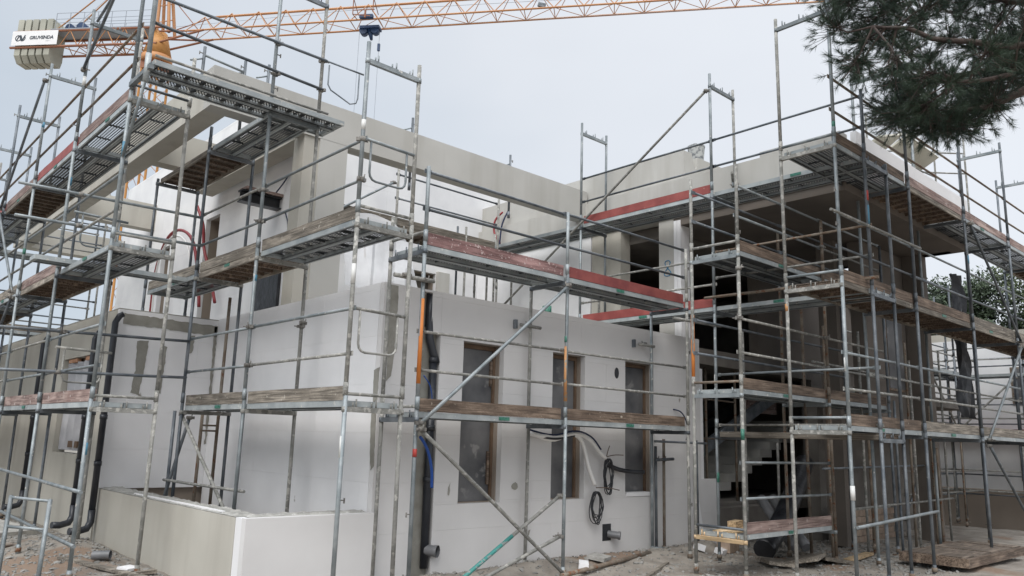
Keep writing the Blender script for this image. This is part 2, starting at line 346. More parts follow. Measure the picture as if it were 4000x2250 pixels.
def board(p, q, h, t, m, parent, name='toe_board'):
    ln = round((Vector(q)-Vector(p)).length, 3)
    def mk():
        b = MB(); k = 6
        for i in range(k+1):
            x = ln*i/k; dz = random.uniform(-.003, .003); dy = random.uniform(-.003, .003)
            b.v += [(x, -t/2+dy, dz), (x, t/2+dy, dz), (x, t/2+dy, h+dz), (x, -t/2+dy, h+dz)]
        for i in range(k):
            for j in range(4): b.face([i*4+j, i*4+(j+1) % 4, (i+1)*4+(j+1) % 4, (i+1)*4+j])
        b.face([3, 2, 1, 0]); b.face([k*4, k*4+1, k*4+2, k*4+3]); return b.mesh(name, M[m])
    return place(name, cached(('tb', ln, h, t, m, random.randint(0, 3)), mk), parent, align(p, q))

class Run:
    def __init__(s, label, axis, o, i, st, stds=('galv', 'galv_mortar', 'galv_dark'), rails='galv', group='scaffolds around the house'):
        s.ax, s.o, s.i, s.st, s.sm, s.rm = axis, o, i, st, stds, rails
        p = s.P(st[0], o, -1.7); s.t = thing('scaffold', label, 'scaffold', p, group)
        s.out = -1 if o < i else 1
    def P(s, a, t, z): return Vector((a, t, z)) if s.ax == 'x' else Vector((t, a, z))
    def std(s, k, side, z0, z1, levels=(), m=None):
        a = s.st[k] if isinstance(k, int) else k; t = s.o if side == 'o' else s.i if side == 'i' else side
        zs = [z0] + [z for z in levels if z0+.3 < z < z1-.2] + [z1]
        for z, zz in zip(zs, zs[1:]): standard(s.P(a, t, z), zz, m or random.choice(s.sm), s.t)
        if z0 < -1.5:
            b = MB(); p = s.P(a, t, z0); b.box((p.x-.07, p.y-.07, z0-.01), (p.x+.07, p.y+.07, z0+.004)); b.tube([(p.x, p.y, z0+.04), (p.x, p.y, z0+.10)], .04, 8); b.build('base_plate', M['galv_brown'], s.t)
    def transom(s, k, z, m='galv'):
        a = s.st[k] if isinstance(k, int) else k
        transom(s.P(a, s.o, z), s.P(a, s.i, z), s.t, m=m)
    def lock(s, k, z, m='galv_mortar'):
        a = s.st[k] if isinstance(k, int) else k
        tube('deck_lock_tube', s.P(a, s.o, z), s.P(a, s.i, z), .019, m, s.t)
    def deck(s, k, z, kind='steel', toe=None, stick=True, ext=(0, 0), inner_toe=None):
        a, b = s.st[k]-ext[0], s.st[k+1]+ext[1]; lo, hi = min(s.o, s.i), max(s.o, s.i); wd = (hi-lo-.06)/2
        top = z+.055+.066
        if kind == 'wood':
            plank(kind, s.P((a+b)/2, (lo+hi)/2, top), s.ax, b-a-.06, hi-lo-.07, s.t)
        else:
            for j in (0, 1): plank(kind, s.P((a+b)/2, lo+.03+wd*(j+.5), top), s.ax, b-a-.06, wd-.012, s.t)
        if toe:
            t = s.o - .012*s.out*-1 if False else s.o+.045*(-s.out)
            board(s.P(a+.05, t, top+.004), s.P(b-.05, t, top+.004), .15, .03, toe, s.t)
        if inner_toe:
            t = s.i; board(s.P(a+.05, t, top+.004), s.P(b-.05, t, top+.004), .15, .03, inner_toe, s.t)
        if stick and random.random() < .6:
            t = s.o - s.out*.029 + s.out*.003
            if kind == 'wood': t = s.o - s.out*.035 + s.out*.003
            x = a+(b-a)*random.choice((.42, .5, .56)); q = s.P(x, t, top-.05); h = .0025
            bb = MB(); d = s.P(.085, 0, 0) - s.P(0, 0, 0)
            bb.box((q.x-abs(d.x)-h, q.y-abs(d.y)-h, q.z), (q.x+abs(d.x)+h, q.y+abs(d.y)+h, q.z+.042)).build('sticker', M['greentape'], s.t)
    def rail(s, k, z, m=None, side='o', off=.035, k2=None):
        t = (s.o + s.out*-off) if side == 'o' else (s.i + s.out*off)
        a = s.st[k]; b = s.st[k+1 if k2 is None else k2]
        rail('guard_rail', s.P(a-.02, t, z+random.uniform(-.008, .008)), s.P(b+.02, t, z+random.uniform(-.008, .008)), m or s.rm, s.t)
    def endguard(s, a, z, m='galv'):
        """end rail with the U shaped loop below it"""
        p, q = s.P(a, s.o, z), s.P(a, s.i, z-.02); tube('end_rail', p, q, .019, m, s.t)
        w = s.i-s.o; pts = [s.P(a, s.o+w*.16, z), s.P(a, s.o+w*.16, z-.38)]
        for i in range(1, 4): pts.append(s.P(a, s.o+w*(.16+.12*(1-math.cos(i*math.pi/6))), z-.38-.09*math.sin(i*math.pi/6)))
        for i in range(0, 4): pts.append(s.P(a, s.o+w*(.84-.12*(1-math.cos((3-i)*math.pi/6))), z-.38-.09*math.sin((3-i)*math.pi/6)))
        pts.append(s.P(a, s.o+w*.84, z-.02))
        MB().tube(pts, .0135, 8).build('guard_loop', M[m], s.t)
    def brace(s, p, q, m='galv_dark', r=.0235):
        tube('diagonal_brace', s.P(*p), s.P(*q), r, m, s.t)
        coupler(s.P(*p), s.t); coupler(s.P(*q), s.t)
    def hooks(s, k, zs, side='o', ang=None):
        a = s.st[k] if isinstance(k, int) else k; t = s.o if side == 'o' else s.i
        for z in zs: hook(s.P(a, t, z), ang if ang is not None else (0 if s.ax == 'x' else -math.pi/2), s.t)
    def cpl(s, k, side, zs):
        a = s.st[k] if isinstance(k, int) else k; t = s.o if side == 'o' else s.i
        for z in zs: coupler(s.P(a, t, z), s.t)

# ------------------------------------------------------------------ ground
def gh(x, y):
    n = noise.noise(Vector((x*.45, y*.45, 3)))*.07 + noise.noise(Vector((x*1.9, y*1.9, 9)))*.035 + noise.noise(Vector((x*6, y*6, 1)))*.02
    heap = .20*math.exp(-((x-3.3)**2/.25+(y-12.4)**2/3.5)) + .12*math.exp(-((y-8.0)**2/.12)) * (1 if 6 < x < 12 else 0)
    return -1.74 + n*.8 + heap
def ground_patch():
    x0, x1, y0, y1, st = .5, 22, 2.6, 19, .09
    nx, ny = int((x1-x0)/st), int((y1-y0)/st); vs = []; fs = []
    for j in range(ny+1):
        for i in range(nx+1):
            x, y = x0+(x1-x0)*i/nx, y0+(y1-y0)*j/ny; e = min(i, nx-i, j, ny-j); z = gh(x, y)
            vs.append((x, y, z if e > 4 else -1.95 + (z+1.95)*e/5))
    for j in range(ny):
        for i in range(nx):
            a = j*(nx+1)+i; fs.append((a, a+1, a+nx+2, a+nx+1))
    me = bpy.data.meshes.new('ground'); me.from_pydata(vs, [], fs); me.materials.append(M['soil'])
    me.polygons.foreach_set('use_smooth', [True]*len(fs)); o = bpy.data.objects.new('ground', me); o['kind'] = 'structure'; link(o)
ground_patch()
g2 = MB(); g2.v = [(-900, -900, -1.93), (900, -900, -1.93), (900, 900, -1.93), (-900, 900, -1.93)]; g2.face([0, 1, 2, 3])
o = g2.build('terrain', M['soil']); o['kind'] = 'structure'
def rock(b, c, r, seed):
    rnd = random.Random(seed); n = len(b.v)
    pts = [Vector((0, 0, 1)), Vector((0, 0, -1))] + [Vector((math.cos(t*2.094+.3)*1, math.sin(t*2.094+.3), .45)) for t in range(3)] + [Vector((math.cos(t*2.094+1.3), math.sin(t*2.094+1.3), -.45)) for t in range(3)]
    fx, fy, fz = rnd.uniform(.6, 1.5), rnd.uniform(.6, 1.3), rnd.uniform(.3, .8); a = rnd.uniform(0, 6.28); ca, sa = math.cos(a), math.sin(a)
    for p in pts:
        k = r*rnd.uniform(.75, 1.2); x, y, z = p.x*fx*k, p.y*fy*k, p.z*fz*k; b.v.append((c[0]+x*ca-y*sa, c[1]+x*sa+y*ca, c[2]+z))
    for f in ((0, 2, 3), (0, 3, 4), (0, 4, 2), (1, 6, 5), (1, 7, 6), (1, 5, 7), (2, 5, 3), (3, 5, 6), (3, 6, 4), (4, 6, 7), (4, 7, 2), (2, 7, 5)): b.face([n+i for i in f])
b = MB()
for i in range(12000):
    q = random.random()
    if q < .35: x, y = random.uniform(1.5, 3.7), random.uniform(8, 18)
    elif q < .8: x, y = random.uniform(5.5, 16), random.uniform(4.5, 8.2)
    else: x, y = random.uniform(12.2, 17), random.uniform(5, 8.6)
    r = random.choice((.008, .01, .012, .014, .018, .022, .035)) * random.uniform(.6, 1.3)
    rock(b, (x, y, gh(x, y)+r*.15), r, i)
o = b.build('rubble', M['stone'], kind='stuff'); tag(o, 'loose grey rubble scattered over the soil around the house', 'rubble')

# ------------------------------------------------------------------ house
house = thing('unfinished_house', 'two storey house under construction with white foam boards, concrete beams and raw openings', 'house', (8, 8.4, -1.7))
def wall(a, b, m, name='wall', parent=None): return MB().box(a, b).build(name, M[m], parent or house)
def foam_face(axis, c, depth, s0, s1, z0, z1, holes, m, bl=1.2, bh=.6, zs0=None, off=0):
    """insulation boards laid in staggered rows on a facade; holes = (s0, s1, z0, z1)"""
    zc = [z0]; z = zs0 if zs0 is not None else z0
    while z < z1-.01:
        if z > z0+.01: zc.append(z)
        z += bh
    zc.append(z1); row = 0
    for za, zb in zip(zc, zc[1:]):
        row += 1
        cuts = sorted({za, zb} | {h[i] for h in holes for i in (2, 3) if za+.01 < h[i] < zb-.01 and h[1] > s0 and h[0] < s1})
        for ca, cb in zip(cuts, cuts[1:]):
            spans = [(s0, s1)]
            for h in holes:
                if h[2] < cb-.005 and h[3] > ca+.005:
                    ns = []
                    for p, q in spans:
                        if h[0] <= p and h[1] >= q: continue
                        if h[1] <= p or h[0] >= q: ns.append((p, q)); continue
                        if h[0] > p: ns.append((p, h[0]))
                        if h[1] < q: ns.append((h[1], q))
                    spans = ns
            for p, q in spans:
                s = s0 + off + (bl/2 if row % 2 else 0) - bl*3; edges = [p]
                while s < q:
                    if p+.08 < s < q-.08: edges.append(s)
                    s += bl
                edges.append(q)
                for ea, eb in zip(edges, edges[1:]):
                    g = .0006; d = random.uniform(-.001, .001); lo, hi = min(c, c+depth), max(c, c+depth)
                    if depth > 0: lo += d
                    else: hi += d
                    if axis == 'x': MB().box((ea+g, lo, ca+g), (eb-g, hi, cb-g)).build('insulation_board', M[m], house)
                    else: MB().box((lo, ea+g, ca+g), (hi, eb-g, cb-g)).build('insulation_board', M[m], house)
def wall_holes(axis, c0, c1, s0, s1, z0, z1, holes, m):
    """wall built round its openings"""
    xs = sorted({s0, s1} | {h[i] for h in holes for i in (0, 1)})
    for a, b_ in zip(xs, xs[1:]):
        hz = sorted([(h[2], h[3]) for h in holes if h[0] <= a+.001 and h[1] >= b_-.001]); z = z0
        for p, q in hz + [(z1, z1)]:
            if p > z+.005:
                if axis == 'x': wall((a, c0, z), (b_, c1, p), m)
                else: wall((c0, a, z), (c1, b_, p), m)
            z = q
WIN = [(6.72, 7.46, -.83, 1.32), (8.45, 9.17, -.83, 1.335), (10.15, 10.91, -.80, 1.35)]
# right facade: foam boards in front of the block wall
foam_face('x', 8.3, .095, 5.40, 5.98, -1.72, 1.93, [], 'eps_front', zs0=-1.75)
foam_face('x', 8.3, .095, 6.32, 12.27, -1.70, 1.93, WIN, 'eps_front', zs0=-1.75, off=.35)
foam_face('x', 8.3, .095, 5.98, 6.32, 1.36, 1.93, [(5.98, 6.16, 1.36, 1.9)], 'eps_front', zs0=-1.75)
foam_face('x', 8.3, .095, 12.27, 12.78, -1.72, -.57, [], 'eps_front', zs0=-1.75)
MB().box((12.27, 8.33, -.57), (12.40, 8.39, 1.40)).build('insulation_board', M['eps'], house)
wall_holes('x', 8.40, 8.62, 5.50, 12.3, -1.75, 1.88, [(a+.01, b_-.01, c+.01, d-.01) for a, b_, c, d in WIN], 'plaster_brown')
wall((5.41, 8.40, 1.88), (12.3, 8.62, 1.915), 'plaster_light', 'coping')
for i, (a, b_, c, d) in enumerate(WIN):
    fr = MB().box((a+.012, 8.465, c+.012), (a+.035, 8.499, d-.012)).box((b_-.05, 8.465, c+.012), (b_-.014, 8.499, d-.012)).box((a+.035, 8.465, d-.07), (b_-.05, 8.499, d-.014)).build('window_frame', M['batten'], house)
    MB().box((a+.012, 8.50, c+.012), (b_-.014, 8.504, d-.014)).build('window_film', M['glass_dusty'], fr)
    if i == 0:
        MB().box((b_-.105, 8.47, -.6), (b_-.065, 8.495, -.15)).build('batten', M['wood_brown'], fr); MB().box((b_-.10, 8.47, .75), (b_-.06, 8.495, 1.10)).build('batten', M['wood_brown'], fr)
    if i == 2: MB().box((a+.02, 8.285, c-.02), (b_-.10, 8.46, c+.04)).build('sill_board', M['eps'], fr)
    MB().box((a+.01, 8.602, c+.01), (b_-.01, 8.62, d-.01)).build('backing_sheet', M['black_plastic'], fr)
    # broken horizontal stains where the lintel and sill meet the boards
# left facade of the tall block (recessed terrace side)
foam_face('y', 5.40, .095, 8.40, 13.45, -1.30, 1.93, [], 'eps', zs0=-1.75, off=.2)
wall((5.50, 8.62, -1.7), (5.70, 13.60, 1.88), 'plaster_brown')
# cross wall of the left block
foam_face('x', 13.45, .095, 3.79, 5.40, -.90, 1.90, [], 'eps', zs0=-.9, off=.1)
wall((4.0, 13.55, -1.7), (5.5, 13.8, 1.86), 'plaster_brown')
WL = (14.73, 16.50, -.43, 1.25)
wall_holes('y', 3.80, 4.0, 13.552, 30.0, -1.75, 1.90, [WL], 'plaster')
wall((3.81, 13.552, 1.9), (9.0, 30, 1.93), 'mortar', 'roof_slab')
wf = MB().box((3.93, WL[0], WL[3]-.06), (3.97, WL[1], WL[3]-.005)).box((3.93, WL[0]+.01, WL[2]), (3.97, WL[0]+.06, WL[3]-.06)).build('window_frame', M['batten'], house)
f = MB(); n = 16
for i in range(n+1):
    y = WL[0]+.02+(WL[1]-WL[0]-.04)*i/n
    for j in range(7):
        z = WL[2]+.05+(WL[3]-WL[2]-.12)*j/6; f.v.append((3.88+.035*math.sin(i*1.7+j*.25)+.02*math.sin(i*3.1-j*.9), y, z))
f.smooth = True
for i in range(n):
    for j in range(6): f.face([i*7+j, (i+1)*7+j, (i+1)*7+j+1, i*7+j+1])
f.build('window_film', M['film_dusty'], wf)
MB().box((3.86, 15.2, -.33), (3.93, 15.85, -.22)).build('timber_offcut', M['batten'], wf)
for y0, y1 in ((14.78, 15.22), (15.75, 16.3)): MB().box((3.83, y0, WL[3]-.075), (3.90, y1, WL[3]-.008)).build('brick', M['brick'], house)
# low garden wall round the recess
lw = thing('low_terrace_wall', 'low rendered wall with rough mortar top enclosing the recess at the front left corner', 'wall', (3.95, 10.8, -1.7))
MB().box((3.79, 8.46, -1.8), (4.12, 13.44, -.895)).build('rendered_side', M['plaster'], lw)
MB().box((3.885, 8.305, -1.8), (5.39, 8.62, -.895)).build('front_core', M['plaster_brown'], lw)
x = 3.79
for a, b_ in ((3.79, 4.85), (4.85, 5.398)): MB().box((a+.002, 8.20, -1.8), (b_-.002, 8.30, -.885)).build('insulation_board', M['eps_front'], lw)
MB().box((3.795, 8.302, -1.8), (3.883, 8.455, -.89)).build('insulation_edge', M['eps'], lw)
def rough_top(x0, x1, y0, y1, z, parent, m='mortar_rough', step=.06, amp=.02):
    b = MB(); nx, ny = max(2, int((x1-x0)/step)), max(2, int((y1-y0)/step))
    for j in range(ny+1):
        for i in range(nx+1):
            X, Y = x0+(x1-x0)*i/nx, y0+(y1-y0)*j/ny; e = 0 if (i in (0, nx) or j in (0, ny)) else 1
            b.v.append((X+(random.uniform(-.008, .008)), Y, z+e*(.012+amp*abs(noise.noise(Vector((X*9, Y*9, z))))*2)))
    for j in range(ny):
        for i in range(nx): k = j*(nx+1)+i; b.face([k, k+1, k+nx+2, k+nx+1])
    return b.build('mortar_bed', M[m], parent)
rough_top(3.80, 4.11, 8.47, 13.43, -.889, lw); rough_top(3.9, 5.38, 8.31, 8.61, -.889, lw)
MB().box((3.83, 8.9, -.878), (3.862, 11.9, -.862)).build('foam_edge_strip', M['eps'], lw)
wall((4.12, 8.62, -1.8), (5.4, 13.45, -1.25), 'concrete_dark', 'recess_floor')
# adhesive mortar patches on the foam
def patch(axis, c, pts, parent=house, m='mortar', t=.004):
    pp = []
    for i in range(len(pts)):
        a, b_ = pts[i], pts[(i+1) % len(pts)]; k = max(1, int(math.hypot(b_[0]-a[0], b_[1]-a[1])/.05))
        for j in range(k): pp.append((a[0]+(b_[0]-a[0])*j/k+random.uniform(-.009, .009), a[1]+(b_[1]-a[1])*j/k+random.uniform(-.009, .009)))
    b = MB(); b.prism(pp, 'y' if axis == 'x' else 'x', c-t, c-.0004); return b.build('mortar_patch', M[m], parent)
patch('x', 13.447, [(3.86, 1.84), (5.38, 1.80), (5.38, 1.62), (4.9, 1.64), (4.4, 1.66), (3.86, 1.66)])
patch('x', 13.447, [(4.10, 1.42), (4.28, 1.44), (4.26, .95), (4.22, .55), (4.10, .58), (4.13, 1.0)])
patch('x', 13.447, [(4.50, 1.38), (4.58, 1.36), (4.56, .6), (4.48, .62)]); patch('x', 13.447, [(4.9, 1.6), (5.02, 1.6), (5.0, 1.3), (4.92, 1.28)])
patch('x', 13.447, [(5.34, 1.8), (5.39, 1.8), (5.39, -.2), (5.36, -.2)])
patch('x', 8.297, [(5.47, 1.90), (5.61, 1.90), (5.60, 1.2), (5.57, .75), (5.50, .68), (5.49, 1.2)])
patch('y', 5.397, [(8.32, .35), (8.42, .32), (8.41, -.15), (8.36, -.4), (8.30, -.35)]); patch('y', 5.397, [(8.30, .85), (8.42, .82), (8.40, .42), (8.32, .45)])
patch('x', 8.297, [(7.73+.065*math.cos(i*.63), -.62+.05*math.sin(i*.63)) for i in range(10)]); patch('x', 8.297, [(6.55, -.62), (6.585, -.56), (6.57, -.72), (6.54, -.70)])
patch('x', 8.297, [(8.0, -1.3), (8.03, -1.29), (8.05, -1.22), (8.02, -1.235)])
# terrace slab behind the parapet and the first floor facade
wall((5.7, 8.62, 1.0), (12.0, 14.4, 1.2), 'mortar', 'terrace_slab')
wall((5.72, 10.90, 1.2), (6.22, 11.30, 4.66), 'plaster_light', 'column')   # the column in front of the terrace
wall((5.46, 10.93, 1.2), (5.72, 11.27, 4.66), 'plaster', 'column')
wall((3.94, 10.90, 4.655), (12.05, 11.18, 5.275), 'plaster_light', 'roof_beam')
wall((3.94, 11.18, 4.657), (4.27, 24.0, 5.273), 'plaster', 'roof_beam')
wall((5.46, 11.18, 4.66), (5.80, 15.4, 5.26), 'plaster', 'roof_beam'); wall((4.27, 14.05, 4.66), (5.46, 14.35, 5.27), 'plaster', 'roof_beam')
wall((4.27, 19.1, 4.66), (8.0, 19.4, 5.27), 'plaster', 'roof_beam'); wall((4.27, 23.6, 4.66), (8.0, 24, 5.27), 'plaster', 'roof_beam')
# first floor wall facing left
OP = [(12.3, 13.05, 1.93, 3.4), (15.2, 15.9, 1.93, 4.3), (17.9, 18.4, 1.93, 4.1)]
for ya, yb, zt in ((11.6, 13.1, 5.3), (13.1, 21.5, 6.2)):
    wall_holes('y', 6.02, 6.22, ya, yb, 1.93, zt, [h for h in OP if ya <= h[0] < yb], 'plaster_brown')
    foam_face('y', 5.92, .095, ya, yb, 1.93, zt-.02, [h for h in OP if ya <= h[0] < yb], 'eps_far', zs0=1.93)
for a, b_, c, d in OP: MB().box((6.25, a-.1, c), (6.28, b_+.1, d+.1)).build('opening_shade_panel', M['concrete_dark'], house)  # thin dark panels added behind the openings for the shade inside
wall((6.2, 11.4, 1.93), (8.8, 18.9, 1.98), 'mortar', 'floor_slab')
MB().box((5.86, 12.28, 1.93), (5.91, 13.1, 2.9)).build('black_sheet', M['black_plastic'], house)
# wall at the back of the terrace and the wing side
B2 = [(9.9, 10.75, 1.2, 3.75)]
wall_holes('x', 14.52, 14.7, 6.22, 13.2, 1.2, 6.45, B2, 'plaster_brown')
foam_face('x', 14.42, .095, 6.3, 13.1, 1.2, 6.42, B2, 'eps_far', zs0=1.2)
MB().box((9.8, 14.74, 1.2), (10.85, 14.77, 3.9)).build('opening_shade_panel', M['concrete_dark'], house)  # dark panel added for the shade inside the terrace door opening
MB().box((10.76, 14.34, 1.2), (11.1, 14.418, 3.8)).build('opening_reveal', M['plaster_light'], house)
foam_face('y', 12.02, .095, 10.75, 14.42, 1.2, 4.30, [], 'eps_far', zs0=1.2)
wall((12.12, 10.72, 1.2), (12.3, 14.6, 4.3), 'plaster_brown')
wall((12.0, 5.35, 4.25), (12.25, 14.42, 5.0), 'plaster_light', 'roof_fascia')
# roof box with a broken notch, bucket standing in it
rb = MB(); poly = [(12.10, 5.0), (12.10, 5.60), (12.36, 5.60), (12.38, 5.48), (12.42, 5.36), (12.48, 5.32), (12.53, 5.36), (12.55, 5.57), (16.5, 5.62), (16.5, 5.0)]
rb.prism(poly, 'y', 8.45, 8.70).build('roof_box_wall', M['plaster_light'], house)
wall((12.10, 8.70, 5.0), (12.35, 14.42, 5.62), 'plaster_light', 'roof_box_wall')
wall((12.25, 5.35, 4.95), (17.5, 14.4, 5.0), 'mortar', 'roof_slab')
wall((12.25, 5.35, 4.26), (17.5, 5.6, 4.95), 'plaster_light', 'roof_fascia'); foam_face('x', 5.24, .095, 12.32, 17.5, 4.28, 5.16, [(12.3, 12.5, 4.7, 4.95)], 'eps', bh=.5); wall((12.0, 5.36, 5.0), (12.25, 6.8, 5.10), 'plaster_light', 'roof_fascia'); wall((17.3, 5.6, 4.1), (17.55, 9, 4.95), 'plaster_light', 'roof_fascia')
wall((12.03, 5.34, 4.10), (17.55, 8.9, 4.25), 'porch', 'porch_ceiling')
wall((12.3, 8.95, 4.0), (19.2, 14.4, 4.25), 'concrete_dark', 'ceiling_slab')
patch('y', 11.997, [(9.05, 4.55), (9.12, 4.56), (9.10, 4.44), (9.04, 4.45)], m='mortar')
# openings of the wing on the first floor
wall((12.02, 9.95, 1.2), (12.32, 10.72, 4.25), 'plaster', 'column')
wall((12.02, 8.66, 1.2), (12.32, 9.0, 4.25), 'plaster_light', 'column'); wall((12.02, 8.585, 1.95), (12.30, 8.655, 4.2), 'eps_far', 'insulation_edge'); wall((12.02, 8.50, 1.95), (12.30, 8.58, 4.2), 'eps', 'insulation_edge')
wall((12.32, 8.64, 1.55), (19.2, 14.4, 1.85), 'concrete_dark', 'floor_slab')
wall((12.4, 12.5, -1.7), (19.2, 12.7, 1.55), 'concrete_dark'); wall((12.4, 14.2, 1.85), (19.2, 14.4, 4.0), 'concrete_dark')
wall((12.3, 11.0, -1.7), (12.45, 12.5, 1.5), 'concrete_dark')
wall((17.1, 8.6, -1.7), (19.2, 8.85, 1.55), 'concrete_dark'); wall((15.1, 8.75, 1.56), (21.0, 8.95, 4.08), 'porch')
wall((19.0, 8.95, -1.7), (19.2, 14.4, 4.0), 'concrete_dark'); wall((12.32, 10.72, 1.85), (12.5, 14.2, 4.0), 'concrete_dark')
wall((12.4, 8.7, -1.25), (19.0, 12.5, -1.05), 'concrete_dark', 'floor_slab')
# porch columns
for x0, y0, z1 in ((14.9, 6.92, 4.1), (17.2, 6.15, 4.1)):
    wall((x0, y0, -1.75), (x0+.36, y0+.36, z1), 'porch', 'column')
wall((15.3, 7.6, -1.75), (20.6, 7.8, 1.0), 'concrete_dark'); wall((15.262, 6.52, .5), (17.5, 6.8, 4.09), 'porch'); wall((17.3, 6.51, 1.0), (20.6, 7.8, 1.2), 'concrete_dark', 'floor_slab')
pw = MB().box((16.1, 6.49, 1.2), (16.95, 6.518, 3.2)).build('window_frame', M['galv_brown'], house); MB().box((16.15, 6.48, 1.25), (16.9, 6.488, 3.15)).build('window_film', M['glass_dusty'], pw)
# stairs seen through the opening
st = MB()
for i in range(10): MB().box((13.9+i*.42, 9.3, -1.05+i*.17), (13.9+i*.42+.50, 10.9, -1.05+(i+1)*.17)).build('stair_step', M['plaster_light'], house)
for y_, z_ in ((9.15, 1.0), (11.0, .7), (11.1, .25)):
    mt_ = Matrix.Rotation(-.40, 3, 'Y'); MB().obox((15.6, y_, z_-.2), (2.3, .04, .12), mt_).build('stair_string', M['galv_dark'], house)
MB().box((15.4, 9.2, .75), (16.6, 9.3, 1.45)).build('timber_panel', M['wood_pink'], house)
for x_, y_ in ((12.9, 8.75), (13.5, 9.0), (13.6, 9.9), (14.4, 8.9)):
    tube('steel_prop', (x_, y_, -1.05), (x_, y_, 1.55), .026, 'galv_brown', house)
tube('steel_prop', (12.42, 8.45, -1.6), (12.42, 8.45, 1.5), .026, 'galv_brown', house)
for z in (.15, .9): tube('prop_bar', (12.9, 8.75, z), (14.4, 8.9, z), .016, 'galv_brown', house)
# hollow brick plinth under the porch
for row in range(5):
    for i in range(8):
        x_ = 15.32+i*.25+(.12 if row % 2 else 0)
        if x_ > 17.1: continue
        MB().box((x_, 7.0, -1.72+row*.12), (x_+.24, 7.14, -1.72+row*.12+.11)).build('brick', M['brick_pale'], house)
wall((15.3, 7.03, -1.75), (17.15, 7.18, -1.1), 'mortar', 'plinth')
wall((12.7, 8.32, -1.75), (15.3, 8.6, -1.1), 'concrete_dark', 'plinth')
# blue painted figure on the pier
def lettering(txt, size, m, mw, parent, name='lettering', ext=.002, bold=0, shear=0):
    cu = bpy.data.curves.new(name, 'FONT'); cu.body = txt; cu.size = size; cu.extrude = ext; cu.align_x = 'CENTER'; cu.align_y = 'CENTER'; cu.offset = bold; cu.shear = shear
    t = bpy.data.objects.new('t', cu); COL.objects.link(t); dg = bpy.context.evaluated_depsgraph_get()
    me = bpy.data.meshes.new_from_object(t.evaluated_get(dg)); bpy.data.objects.remove(t); me.materials.clear(); me.materials.append(m)
    o = bpy.data.objects.new(name, me); return link(o, parent, mw)
def frame_m(origin, xdir, ydir):
    x = Vector(xdir).normalized(); y = Vector(ydir).normalized(); z = x.cross(y)
    return Matrix(((x.x, y.x, z.x, origin[0]), (x.y, y.y, z.y, origin[1]), (x.z, y.z, z.z, origin[2]), (0, 0, 0, 1)))
pts = []
for i in range(25):
    t = 2*math.pi*i/24; pts.append((12.016, 8.80-.055*math.sin(2*t)*(1.1 if math.cos(t) < 0 else .85)*1.3, 3.30+.15*math.cos(t)))
MB().tube(pts, .009, 6).build('painted_figure', M['letter_blue'], house)
# steel beam end over the first floor window
ib = MB(); prof = [(12.5, 3.87), (12.68, 3.87), (12.68, 3.895), (12.6, 3.895), (12.6, 4.05), (12.68, 4.05), (12.68, 4.08), (12.5, 4.08), (12.5, 4.05), (12.58, 4.05), (12.58, 3.895), (12.5, 3.895)]
ib.prism([(y, z-.03) for y, z in prof], 'x', 5.2, 6.2).build('steel_beam', M['black_plastic'], house)
MB().box((5.25, 12.45, 4.052), (6.2, 12.72, 4.10)).build('timber_packing', M['wood_pink'], house)
# pipe stubs in the right facade, flat black patches for the shade in holes
b = MB(); b.prism([(9.93+.055*math.cos(i*math.pi/8), 1.13+.09*math.sin(i*math.pi/8)) for i in range(16)], 'y', 8.2965, 8.299); b.build('vent_hole_shade', M['black_plastic'], house)
MB().box((9.60, 8.2955, -1.47), (9.80, 8.299, -1.22)).build('pipe_cutout_shade', M['black_plastic'], house)
sp = MB(); sp.tube([(9.74, 8.31, -1.37), (9.84, 8.15, -1.39)], .055, 16, caps=False); sp.tube([(9.825, 8.17, -1.388), (9.845, 8.14, -1.391)], .063, 16, caps=False)
sp.cur = 1; sp.tube([(9.83, 8.165, -1.389), (9.838, 8.153, -1.39)], .053, 16); sp.build('drain_stub', [M['pipe_grey'], M['black_plastic']], house)
def pipe(name, pts, r, m, parent=None, n=12, label=None, cat=None):
    P_ = [Vector(p) for p in pts]; res = []
    for i in range(len(P_)-1):   # Catmull-Rom
        p0, p1, p2, p3 = P_[max(i-1, 0)], P_[i], P_[i+1], P_[min(i+2, len(P_)-1)]
        for k in range(6):
            t = k/6; res.append(.5*((2*p1)+(p2-p0)*t+(2*p0-5*p1+4*p2-p3)*t*t+(3*p1-p0-3*p2+p3)*t**3))
    res.append(P_[-1]); o = MB().tube(res, r, n).build(name, M[m], parent)
    if label: tag(o, label, cat)
    return o
# downpipe chased into the right facade
dp_ = thing('downpipe', 'black downpipe bent into the chase beside the corner of the right facade', 'downpipe', (6.2, 8.3, -1.7))
bd = MB(); bd.tube([(6.17, 8.42, 1.95), (6.17, 8.40, 1.45)], .05, 12); bd.build('upper_pipe', M['pipe'], dp_)
MB().tube([(6.17, 8.36, 1.88), (6.17, 8.345, 1.30), (6.24, 8.34, 1.10), (6.30, 8.34, .98)], .052, 14).build('bend', M['pipe'], dp_)
MB().tube([(6.14+.11, 8.345, .98), (6.14+.11, 8.345, -1.6)], .052, 14).build('lower_pipe', M['pipe'], dp_)
for z in (.98, .1, -.55): MB().tube([(6.25, 8.345, z), (6.25, 8.345, z+.07)], .06, 14).build('pipe_socket', M['pipe'], dp_)
b = MB(); b.tube([(6.27, 8.33, -1.38), (6.33, 8.19, -1.385)], .068, 16, caps=False); b.tube([(6.315, 8.215, -1.384), (6.335, 8.18, -1.385)], .075, 16, caps=False); b.cur = 1; b.tube([(6.32, 8.21, -1.384), (6.325, 8.205, -1.384)], .066, 16); b.build('pipe_branch', [M['pipe_grey'], M['black_plastic']], dp_)
wall((5.98, 8.398, -1.7), (6.32, 8.3995, 1.36), 'mortar', 'chase_back')
